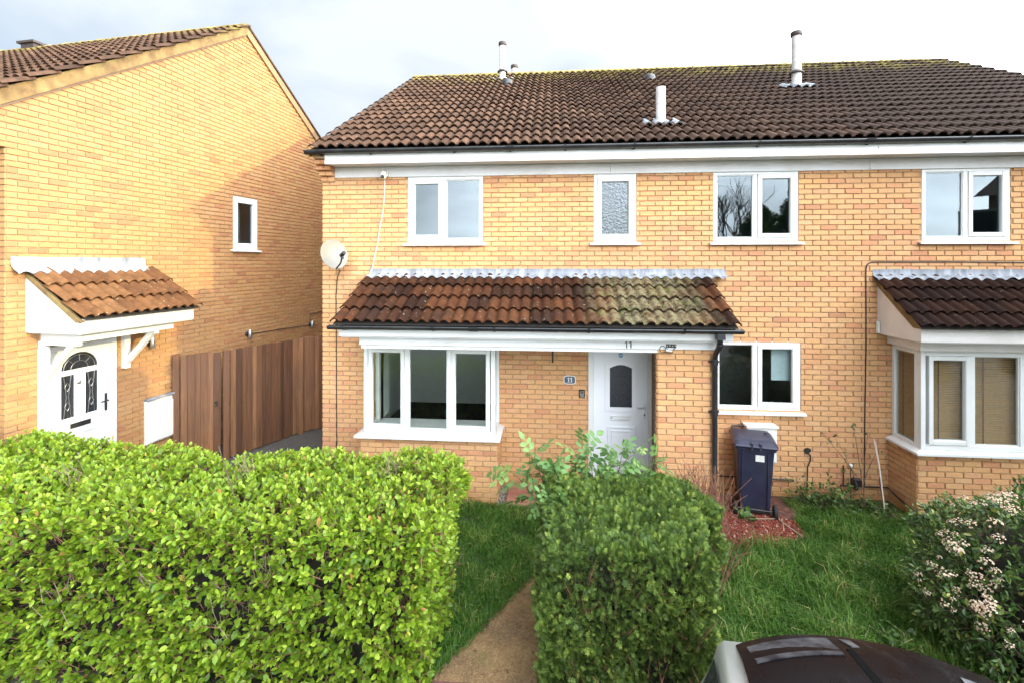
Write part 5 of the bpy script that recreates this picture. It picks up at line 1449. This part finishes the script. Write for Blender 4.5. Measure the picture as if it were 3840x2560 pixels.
for _ in range(3):
    V = []; F = []; tt = []
    for q in range(24):
        a = rng.random() * 6.28; rr = math.sqrt(rng.random()); x, y = rr * math.cos(a), rr * math.sin(a); z = .55 * (1 - rr * rr) + rng.uniform(-.06, .06)
        nrm = np.array((x * .8, y * .8, .8)) + rng.normal(0, .25, 3); B = basis(nrm[None], rng.random(1) * 6.28)[0]; w = rng.uniform(.13, .21)
        i = len(V); c = np.array((x, y, z)) 
        V += [c - B[:, 0] * w, c - B[:, 2] * w, c + B[:, 0] * w, c + B[:, 2] * w]; F.append((i, i + 1, i + 2, i + 3)); tt += [float(np.clip(rng.normal(.62, .3), 0, 1))] * 4
    clus.append(np_mesh('flower_cluster', np.array(V), np.array(F), M_flower, np.array(tt)))
Pf, Nf = ellip(900, vc, (1.08, .91, .81), .22, .03)
ok = (Nf[:, 1] < .35) & ((Nf[:, 2] > -.15))
Pf, Nf = Pf[ok][:230], norm(Nf[ok][:230] + np.array((0, 0, .35)))
Bm = basis(Nf, np.zeros(len(Nf)))
for i in range(len(Pf)):
    s = random.uniform(.024, .056)
    M3 = Matrix((Bm[i][:, 0], -Bm[i][:, 2], Bm[i][:, 1])).transposed() * s
    o = link('flower_cluster', random.choice(clus), vb); X = M3.to_4x4(); X.translation = Vector(Pf[i] + Nf[i] * .03 - off); o.matrix_local = X

# grass
def in_poly(x, y, poly):
    c = np.zeros(len(x), bool); n = len(poly); j = n - 1
    for i in range(n):
        xi, yi = poly[i]; xj, yj = poly[j]
        c ^= ((yi > y) != (yj > y)) & (x < (xj - xi) * (y - yi) / (yj - yi + 1e-12) + xi); j = i
    return c
bark_poly = [(1.75, -1.15), (2.2, -1.36), (2.75, -1.34), (3.15, -1.1), (3.22, -.6), (3.45, -.3), (3.4, 0), (1.7, 0), (1.7, -.6)]
def grass(n, x0, x1, y0, y1, excl, lmin, lmax, name):
    x = rng.uniform(x0, x1, n); y = rng.uniform(y0, y1, n)
    k = np.ones(n, bool)
    for p in excl: k &= ~in_poly(x, y, p)
    cl = np.sin(x * 5.3 + y * 2.1) * np.sin(y * 6.7 - x * 1.9) + .6 * np.sin(x * 13.1 + 1) * np.sin(y * 11.3)
    k &= (cl > -1.05) | (rng.random(n) < .3)
    x, y, cl = x[k], y[k], cl[k]; n = len(x)
    L = rng.uniform(lmin, lmax, n) * (1 + .4 * np.clip(cl, -.6, 1)); az = rng.random(n) * 6.28; lean = rng.uniform(.25, 1.15, n)
    wv = np.stack([np.cos(az + 1.57), np.sin(az + 1.57), np.zeros(n)], 1); h = np.stack([np.cos(az), np.sin(az), np.zeros(n)], 1)
    w = rng.uniform(.002, .0055, n)[:, None]
    b = np.stack([x, y, np.full(n, -.03)], 1); mid = b + h * (L * .32 * lean)[:, None] + np.array((0, 0, 1)) * (L * .68)[:, None]; tip = b + h * (L * .95 * lean)[:, None] + np.array((0, 0, 1)) * (L * (1.12 - .45 * lean))[:, None]
    V = np.stack([b - wv * w, b + wv * w, mid + wv * w * .8, mid - wv * w * .8, tip], 1).reshape(-1, 3)
    F = (np.array([(0, 1, 2), (0, 2, 3), (3, 2, 4)])[None] + (np.arange(n) * 5)[:, None, None]).reshape(-1, 3)
    link(name, np_mesh(name, V, F, M_grassJ, np.repeat(np.clip(rng.normal(.48, .25, n) + .2 * cl, 0, 1), 5)), None, kind='stuff', label='uneven green lawn grass in front of the brick terrace', cat='grass')
pgrow = [(-1.0, -3.50), (-.13, -3.50), (.72, -1.9), (.97, -.66), (0.0, -.66), (-.10, -1.9)]
grass(40000, -1.35, 1.6, -3.5, -.58, [pgrow], .05, .12, 'grass')
grass(85000, 1.15, 5.2, -4.75, -.62, [bark_poly], .07, .17, 'grass')
grass(5000, 1.3, 4.2, -4.6, -1.1, [bark_poly], .15, .26, 'grass')
grass(9000, 3.3, 4.9, -.95, -.1, [], .04, .09, 'grass')

ne = 2600; te = rng.random(ne); side = rng.random(ne) < .62
ex = np.where(side, np.interp(te, [0, .62, 1], [-1.02, -.12, -.04]), np.interp(te, [0, .62, 1], [-.11, .74, .99])) + rng.normal(0, .028, ne); ey = np.interp(te, [0, .62, 1], [-3.5, -1.9, -.68])
L_ = rng.uniform(.03, .09, ne); az = rng.random(ne) * 6.28; hh = np.stack([np.cos(az), np.sin(az), np.zeros(ne)], 1); wv = np.stack([-np.sin(az), np.cos(az), np.zeros(ne)], 1) * rng.uniform(.002, .005, ne)[:, None]
b_ = np.stack([ex, ey, np.full(ne, .0)], 1); m_ = b_ + hh * (L_ * .4)[:, None] + np.array((0, 0, 1)) * (L_ * .6)[:, None]; t_ = b_ + hh * (L_ * 1.0)[:, None] + np.array((0, 0, 1)) * (L_ * .7)[:, None]
V = np.stack([b_ - wv, b_ + wv, m_ + wv * .8, m_ - wv * .8, t_], 1).reshape(-1, 3); F = (np.array([(0, 1, 2), (0, 2, 3), (3, 2, 4)])[None] + (np.arange(ne) * 5)[:, None, None]).reshape(-1, 3)
link('edge_grass', np_mesh('edge_grass', V, F, M_grassJ, np.repeat(rng.random(ne) * .8, 5)), None, kind='stuff', label='tufts of grass creeping over the edges of the concrete path', cat='grass')
lx = rng.uniform(-1.0, .2, 60); ly = rng.uniform(-3.5, -2.4, 60); kq = in_poly(lx, ly, pgrow); lx, ly = lx[kq], ly[kq]; nl = len(lx); sl = rng.uniform(.02, .045, nl)
V, F, tn = scatter(LEAF_V, LEAF_F, basis(norm(np.stack([rng.normal(0, 1, nl), rng.normal(0, 1, nl), rng.normal(0, .1, nl)], 1)), rng.normal(0, .3, nl)) * np.stack([sl * .6, sl, sl], 1)[:, None, :], np.stack([lx, ly, np.full(nl, .02)], 1), rng.random(nl))
link('fallen_leaves', np_mesh('fallen_leaves', V, F, plain('dead_leaf', (.20, .11, .05), .9, .4, 20), tn), None, kind='stuff', label='small dead leaves lying on the concrete path', cat='leaves')

# bark chips and gravel
def chips(n, poly, name, m, lo, hi, label, cat):
    xs = [p[0] for p in poly]; ys = [p[1] for p in poly]
    x = rng.uniform(min(xs), max(xs), n); y = rng.uniform(min(ys), max(ys), n); k = in_poly(x, y, poly); x, y = x[k], y[k]; n = len(x)
    bv = np.array([(-1, -.5, -.3), (1, -.5, -.3), (1, .5, -.3), (-1, .5, -.3), (-.8, -.4, .3), (.8, -.35, .3), (.85, .4, .3), (-.8, .35, .3)])
    bf = np.array([(3, 2, 1, 0), (4, 5, 6, 7), (0, 1, 5, 4), (1, 2, 6, 5), (2, 3, 7, 6), (3, 0, 4, 7)])
    sz = rng.uniform(lo, hi, n); D = norm(np.stack([rng.normal(0, 1, n), rng.normal(0, 1, n), rng.normal(0, .25, n)], 1))
    M = basis(D, rng.normal(0, .4, n)) * np.stack([sz, sz * rng.uniform(.5, 1, n), sz], 1)[:, None, :]
    V, F, t_ = scatter(bv, bf, M, np.stack([x, y, rng.uniform(.008, .025, n)], 1), rng.random(n))
    link(name, np_mesh(name, V, F, m, t_), None, kind='stuff', label=label, cat=cat)
def chip_mat(name, stops):
    m, nt, b, _ = newmat(name); nt.links.new(ramp(nt, rnd(nt, True), stops), b.inputs['Base Color']); b.inputs['Roughness'].default_value = .85; return m
chips(5600, [(1.75, -1.12), (2.2, -1.37), (2.75, -1.34), (3.16, -1.1), (3.2, -.72), (2.9, -.58), (1.75, -.55)], 'bark_chips', chip_mat('chips', [(0, (.08, .014, .008)), (.5, (.20, .036, .02)), (.88, (.29, .07, .04)), (1, (.5, .36, .28))]), .007, .018, 'red bark chips scattered on the ground around the bin', 'bark chips')
chips(700, [(-.80, -.66), (-.68, -.66), (-.68, -.0), (-.80, -.0)], 'gravel', chip_mat('pebbles', [(0, (.10, .07, .055)), (.5, (.24, .18, .14)), (1, (.45, .40, .35))]), .006, .013, 'strip of small stones between the left bay and the porch floor', 'gravel')

# weeds, cane and little bare sapling along the wall
def weed(x, y, r, h, n, label, size=.05, group=None, name='weed', up=.9):
    t = thing(name, label, 'weed', (x, y, 0), 0, group)
    P = np.stack([rng.normal(0, r * .5, n), rng.normal(0, r * .4, n), np.abs(rng.normal(0, h * .5, n)) + .01], 1)
    D = norm(np.stack([rng.normal(0, .8, n), rng.normal(0, .8, n), rng.uniform(.0, up, n)], 1)); sz = size * rng.uniform(.6, 1.3, n)
    V, F, tn = scatter(LEAF_V, LEAF_F, basis(D, rng.normal(0, .6, n)) * np.stack([sz * .55, sz, sz * .5], 1)[:, None, :], P, rng.random(n))
    link('foliage', np_mesh('foliage', V, F, M_weedJ, tn), t, kind='stuff')
    k = max(6, n // 12); A = np.stack([rng.normal(0, r * .25, k), rng.normal(0, r * .2, k), np.zeros(k)], 1); sticks('stems', A, P[:k] + np.array((0, 0, .02)), .004, M_twig, t)
    return t
weed(3.62, -.20, .28, .26, 230, 'leafy green weed clump at the wall just right of the bin', .055)
weed(4.02, -.22, .30, .30, 260, 'taller dark weed clump at the wall left of the small black box', .06)
weed(4.42, -.42, .22, .14, 120, 'low weed patch at the foot of the red and white cane', .05)
weed(4.72, -.85, .34, .10, 220, 'low ground ivy along the base of the right bay', .05, up=.6)
weed(2.58, -.72, .09, .08, 34, 'small green weed in the bark chips before the bin', .09)
weed(3.05, -2.85, .20, .16, 90, 'pale leafy weed standing in the middle of the right lawn', .06)
weed(3.42, -3.25, .24, .14, 110, 'leafy weed in the lawn beside the viburnum', .06)
weed(3.35, -1.75, .12, .12, 50, 'small weed tuft in the right lawn near the bay', .06)
weed(2.33, -.28, .12, .30, 60, 'weed climbing at the foot of the black downpipe', .05)
t = thing('garden_cane', 'red and white striped cane leaning by the right bay', 'cane', (4.51, -.42, 0))
m = MB(); m.tube([(0, 0, 0), (-.035, .06, .48)], .013, 8); m.build('red_part', plain('cane_red', (.30, .10, .08), .7), t)
m = MB(); m.tube([(-.012, -.012, .02), (-.045, .05, .62)], .009, 8); m.tube([(-.045, .05, .62), (-.075, .12, 1.0)], .005, 6); m.tube([(-.04, .05, .62), (-.05, .12, .95)], .004, 6); m.build('white_part', plain('cane_white', (.66, .58, .54), .6), t)
t = thing('bare_rose', 'thin leafless rose stems against the wall beside the cane', 'sapling', (4.28, -.32, 0))
for a, b, c in (((.0, 0, 0), (-.02, .1, .5), (-.30, .18, 1.0)), ((.02, 0, 0), (.05, .1, .6), (.16, .15, 1.02)), ((.0, 0, .3), (.02, .15, .8), (.0, .22, 1.12)), ((-.05, .05, .45), (-.2, .1, .7), (-.42, .2, .98)), ((.03, .02, .4), (.12, .1, .55), (.26, .1, .8))):
    m = MB(); a, b, c = Vector(a), Vector(b), Vector(c); m.tube([a * (1 - s) ** 2 + b * 2 * s * (1 - s) + c * s * s for s in [i / 7 for i in range(8)]], [.006 - .0005 * i for i in range(8)], 5); m.build('stem', M_twig, t)
P = np.array([(-.30, .18, 1.0), (-.26, .17, .95), (-.42, .2, .98), (-.36, .17, .9), (.0, .22, 1.12), (.03, .2, 1.08), (.16, .15, 1.02), (.26, .1, .8), (-.2, .1, .74), (.05, .1, .6)]).repeat(2, 0) + rng.normal(0, .02, (20, 3))
D = norm(rng.normal(0, 1, (20, 3))); V, F, tn = scatter(LEAF_V, LEAF_F, basis(D, rng.normal(0, 1, 20)) * .035, P, rng.random(20)); link('leaves', np_mesh('leaves', V, F, M_vibJ, tn), t, kind='stuff')
t = thing('dry_stick', 'pale dry sticks lying on the bark chips before the bin', 'stick', (2.9, -.9, .02))
m = MB(); m.tube([(-.25, .17, .01), (.1, .18, .02)], .006, 5); m.tube([(.08, .18, .02), (.12, -.02, .02), (.2, -.22, .01)], .006, 5); m.tube([(.1, .1, .02), (.02, -.1, .01)], .004, 5); m.build('stick', plain('dry_wood', (.40, .30, .2), .9), t)

# ================================================================== silver car parked at the edge of the lawn
M_silver = plain('silver_paint', (.50, .51, .50), .28, .03, 3, metallic=.55, dirt=(.35, .34, .30), dirt_amt=.3)
def roof_mat():
    m, nt, b, _ = newmat('car_roof'); p = pos(nt)
    mp = nt.nodes.new('ShaderNodeMapping'); mp.inputs['Scale'].default_value = (9, 2.2, 3); mp.inputs['Rotation'].default_value = (0, 0, .35); nt.links.new(p, mp.inputs[0])
    st = ramp(nt, noise(nt, mp.outputs[0], 1.0, 8, .75), [(.56, 0.0), (.74, 1.0)])
    c = mixc(nt, math_(nt, 'MULTIPLY', st, .14), (.005, .0028, .0032), (.12, .11, .11))
    nt.links.new(c, b.inputs['Base Color'])
    nt.links.new(ramp(nt, noise(nt, p, 7, 6, .7), [(.35, .22), (.7, .5)]), b.inputs['Roughness']); b.inputs['Specular IOR Level'].default_value = .07
    return m
M_croof = roof_mat()
car = thing('parked_car', 'silver car with dark weathered roof, rear to the lawn, bottom right corner', 'car', (1.68, -4.68, -.03), R(-9.5))
car.scale = (1.10, 1.0, 1.0)
# sections from the tail (y=0.10, towards the house) to the nose; per section: half profile (x, z)
def csec(y, wl, wb, wr, zb, zr, zs=.28):
    return y, [(wl * .93, zs), (wl, zs + .22), (wl * 1.01, zb - .18), (wb, zb), (wb - (wb - wr) * .55, zb + (zr - zb) * .52), (wr + .03, zr - .035), (wr, zr), (wr * .5, zr + .035), (0, zr + .045)]
cs = [csec(.16, .70, .68, .60, .80, .86), csec(.12, .78, .76, .62, .92, 1.02), csec(.04, .81, .79, .655, .96, 1.26), csec(-.06, .825, .80, .665, .97, 1.355), csec(-.5, .83, .805, .685, .97, 1.40), csec(-1.3, .835, .81, .68, .96, 1.405),
      csec(-1.75, .835, .81, .63, .95, 1.365), csec(-2.35, .835, .80, .66, .94, .985), csec(-3.0, .82, .77, .64, .86, .90), csec(-3.45, .76, .70, .56, .70, .74), csec(-3.58, .66, .60, .50, .50, .54)]
def loft(cs, pick, m, mat_, off=0.0):
    vs = []; fs = []
    for y, p in cs:
        q = [p[i] for i in pick]
        row = [(x, y, z + off) for x, z in q] + [(-x, y, z + off) for x, z in q[::-1] if x > 0]
        vs += row; n = len(row)
    for i in range(len(cs) - 1):
        for k in range(n - 1): fs.append((i * n + k, i * n + k + 1, (i + 1) * n + k + 1, (i + 1) * n + k))
    m.add(vs, fs, True); m.add(vs[:n], [tuple(range(n))]); m.add(vs[-n:], [tuple(range(n))[::-1]])
m = MB(); loft(cs, range(9), m, M_silver); m.build('body', M_silver, car, origin=(0, 0, 0))
# dark roof skin with a curved rear lip
vs = []; fs = []
nx, ny = 16, 9
for j in range(ny + 1):
    t = j / ny
    for i in range(nx + 1):
        u = -1 + 2 * i / nx; x = .60 * u - .015
        y0 = .07 - .20 * abs(u) ** 2.2 * .75
        y = y0 * (1 - t) + (-1.62) * t
        z = 1.415 + .040 * (1 - u * u) - .055 * max(0, 1 - (y0 - y) / .22) ** 2 + .02 * math.sin(math.pi * min(1, t * 1.1)) - (.02 if j == ny else 0)
        z -= .018 * (1 if abs(abs(u) - .55) < .05 else 0)
        vs.append((x, y, z))
for j in range(ny):
    for i in range(nx): fs.append((j * (nx + 1) + i, j * (nx + 1) + i + 1, (j + 1) * (nx + 1) + i + 1, (j + 1) * (nx + 1) + i))
m = MB(); m.add(vs, fs, True)
def on_roof(u, t):
    fi = (u + 1) / 2 * nx; fj = t * ny; i0, j0 = min(nx - 1, int(fi)), min(ny - 1, int(fj)); a, b = fi - i0, fj - j0
    g = lambda i, j: Vector(vs[j * (nx + 1) + i])
    return g(i0, j0) * (1 - a) * (1 - b) + g(i0 + 1, j0) * a * (1 - b) + g(i0, j0 + 1) * (1 - a) * b + g(i0 + 1, j0 + 1) * a * b
roof_bits = []  # grey and black patches laid just above the roof skin
for nm_, corners, mt_ in (('roof_patch', [(-.93, .05), (-.28, .03), (-.24, .13), (-.90, .15)], plain('roof_patch_grey', (.022, .022, .028), .35, .3, 14, spec=.15, dirt=(.12, .12, .125), dirt_amt=.7, dscale=9)),
                          ('roof_slot', [(-.20, .10), (-.15, .10), (-.02, .33), (-.10, .33)], plain('roof_slot_black', (.004, .004, .004), .9, .1, 10, spec=.05)),
                          ('roof_mark', [(-.19, .03), (-.11, .03), (-.08, .075), (-.14, .08)], plain('roof_mark_grey', (.08, .08, .085), .4, .4, 14, spec=.2)),
                          ('roof_strip', [(.50, .12), (.60, .12), (.66, .30), (.50, .32)], plain('roof_strip_grey', (.11, .11, .115), .4, .5, 18, spec=.2, dirt=(.015, .012, .012), dirt_amt=.9, dscale=12))):
    q_ = MB(); n_ = 5; top = []
    for k in range(n_ + 1):
        for e in range(2):
            a_ = on_roof(*corners[0 if e == 0 else 3]).lerp(on_roof(*corners[1 if e == 0 else 2]), k / n_)
            uu = corners[0 if e == 0 else 3][0] + (corners[1 if e == 0 else 2][0] - corners[0 if e == 0 else 3][0]) * k / n_; tt_ = corners[0 if e == 0 else 3][1] + (corners[1 if e == 0 else 2][1] - corners[0 if e == 0 else 3][1]) * k / n_
            top.append(on_roof(uu, tt_) + Vector((0, 0, .007)))
    q_.add(top + [p_ - Vector((0, 0, .012)) for p_ in top], [(2 * k, 2 * k + 1, 2 * k + 3, 2 * k + 2) for k in range(n_)] + [(2 * k + e, 2 * k + 2 + e, 2 * n_ + 2 + 2 * k + 2 + e, 2 * n_ + 2 + 2 * k + e) for k in range(n_) for e in (0, 1)] + [(0, 1, 2 * n_ + 3, 2 * n_ + 2)])
    roof_bits.append((q_, nm_, mt_))
for q_, nm_, mt_ in roof_bits: q_.build(nm_, mt_, car)
lip = vs[:nx + 1]; m.add(lip + [(x, y, z - .05) for x, y, z in lip], [(i, nx + 1 + i, nx + 2 + i, i + 1) for i in range(nx)])
m.build('roof', M_croof, car, origin=(0, 0, 0))
for s in (-1, 1):
    m = MB(); m.add([(s * .805, -.12, .985), (s * .815, -1.6, .97), (s * .81, -2.1, .96), (s * .70, -1.62, 1.30), (s * .715, -.5, 1.33), (s * .70, -.12, 1.29)], [(0, 1, 2, 3, 4, 5)])
    m.v = [(x + s * .018, y, z + .004) for x, y, z in m.v]; m.build('side_window', M_darkglass, car)
    for y in (-.55, -2.85):
        m = MB(); m.lathe([(.10, -.08), (.28, -.08), (.305, -.05), (.305, .05), (.28, .08), (.10, .08)], (s * .75, y, .30), 24, 'X'); w = m.build('wheel', M_rubber, car)
        m = MB(); m.lathe([(.0, .084), (.06, .09), (.19, .082), (.2, .06)], (0, 0, 0), 16, 'X'); m.v = [(v[0] * s, v[1], v[2]) for v in m.v]; m.build('rim', M_steel, w)
    m = MB(); m.bevbox(Frame((0, 0, 0), (1, 0, 0), (0, 1, 0)), min(s * .60, s * .77), max(s * .60, s * .77), .06, .135, .74, .92, .015); m.build('tail_light', plain('tail_light', (.30, .015, .015), .2), car)
m = MB(); m.add([(-.58, -1.70, 1.40), (.58, -1.70, 1.40), (.68, -2.33, 1.0), (-.68, -2.33, 1.0)], [(0, 1, 2, 3)]); m.v = [(x, y - .01, z + .022) for x, y, z in m.v]; m.build('windscreen', M_darkglass, car)
m = MB(); m.add([(-.55, .055, 1.19), (.55, .055, 1.19), (.60, .122, .99), (-.60, .122, .99)], [(0, 1, 2, 3)]); m.v = [(x, y + .012, z) for x, y, z in m.v]; m.build('rear_window', M_darkglass, car)

# ================================================================== what stands behind the camera: it shades the garden and shows in the panes
RC = Vector((14.04, -5.28, 0)); ang = math.atan2(.936, .352) - math.pi / 2
H3 = thing('shading_house', 'brick house to the right of the camera, mirrored in the upper right window panes', 'house', RC, ang)
m = MB(); F3 = Frame((0, 0, 0), (1, 0, 0), (0, -1, 0))
y0, y1, hw, ze, zr = -1.0, 7.0, 3.6, 5.2, 7.55
for s in (-1, 1): m.quad((s * hw, y0, -.1), (s * hw, y1, -.1), (s * hw, y1, ze), (s * hw, y0, ze))
for y in (y0, y1): m.add([(-hw, y, -.1), (hw, y, -.1), (hw, y, ze), (0, y, zr - .05), (-hw, y, ze)], [(0, 1, 2, 3, 4)])
m.build('wall', plain('plain_brick', (.42, .27, .15), .9, .1, 8), H3)
m = MB()
for s in (-1, 1):
    m.quad((s * (hw + .35), y0 - .1, ze - .22), (s * (hw + .35), y1 + .1, ze - .22), (0, y1 + .1, zr), (0, y0 - .1, zr))
m.build('roof', plain('plain_roof', (.12, .07, .05), .8, .2, 10), H3)
FH = Frame((-hw, 0, 0), (0, -1, 0), (-1, 0, 0))
for y in (1.0, 4.5):
    for z in (.9, 3.6):
        m = MB(); bars(m, FH, y - .6, y + .6, z, z + 1.1, 0, .04, .06); w = m.build('window', M_white, H3)
        m = MB(); m.box(FH, y - .54, y + .54, .005, .015, z + .06, z + 1.04); m.v = [tuple(Vector(v) - Vector(w.location)) for v in m.v]; m.build('pane', M_darkglass, w)
tr = thing('bare_tree', 'leafless tree behind the camera, mirrored in the upper window panes', 'tree', (9.0, -17.5, 0))
m = MB(); rt = random.Random(4); m2 = MB()
def branch(p, d, l, r, k):
    pts = [p]; q = Vector(p); dd = Vector(d)
    for i in range(3):
        dd = (dd + Vector((rt.gauss(0, .12), rt.gauss(0, .12), rt.gauss(.04, .08)))).normalized(); q = q + dd * (l / 3); pts.append(tuple(q))
    (m if k < 2 else m2).tube(pts, [r, r * .9, r * .8, r * .68], 5 if k < 3 else 3, caps=False)
    if k < 6:
        for _ in range(3 if k < 5 else 2):
            nd_ = (dd + Vector((rt.gauss(0, .42), rt.gauss(0, .42), rt.uniform(.0, .35)))).normalized(); branch(tuple(q), nd_, l * rt.uniform(.66, .84), r * .6, k + 1)
branch((0, 0, -.1), Vector((0, 0, 1)), 2.4, .16, 0)
m.build('trunk', M_twig, tr, origin=(0, 0, 0)); m2.build('crown', M_twig, tr, origin=(0, 0, 0))

for e_, top_, lab in ((-1.5, 6.1, 'added evergreen tree blocking the sun nearest the shading house, out of view to the right'), (-2.9, 5.2, 'second added evergreen tree in the sun blocking row out of view to the right'),
                      (-4.4, 4.7, 'lower added evergreen tree third in the sun blocking row out of view to the right')):
    q = Vector((7.49 + e_ * .352, -2.82 + e_ * .936, 0))  # unseen trees added to keep low sun off garden and lower gable
    et = thing('sun_block_tree', lab, 'tree', q, 0, 'added evergreen trees that block the sun')
    m = MB(); m.tube([(0, 0, -.1), (0, 0, top_ * .8)], [.11, .03], 8); m.build('trunk', M_twig, et)
    d_ = norm(rng.normal(0, 1, (2600, 3))); P = d_ * np.array((.85, .85, top_ * .5)) * (1 - np.abs(rng.normal(0, .14, (2600, 1)))) + np.array((0, 0, top_ * .5 + .15))
    P[:, :2] *= (1.15 - .35 * P[:, 2:3] / top_)
    D = norm(d_ + np.array((0, 0, .5)) + rng.normal(0, .3, d_.shape)); sz = rng.uniform(.16, .3, len(P))
    V, F, tn = scatter(FRV, FRF, basis(D, rng.random(len(P)) * 6.28) * sz[:, None, None], P, rng.random(len(P)))
    link('crown', np_mesh('crown', V, F, M_conJ, tn), et)
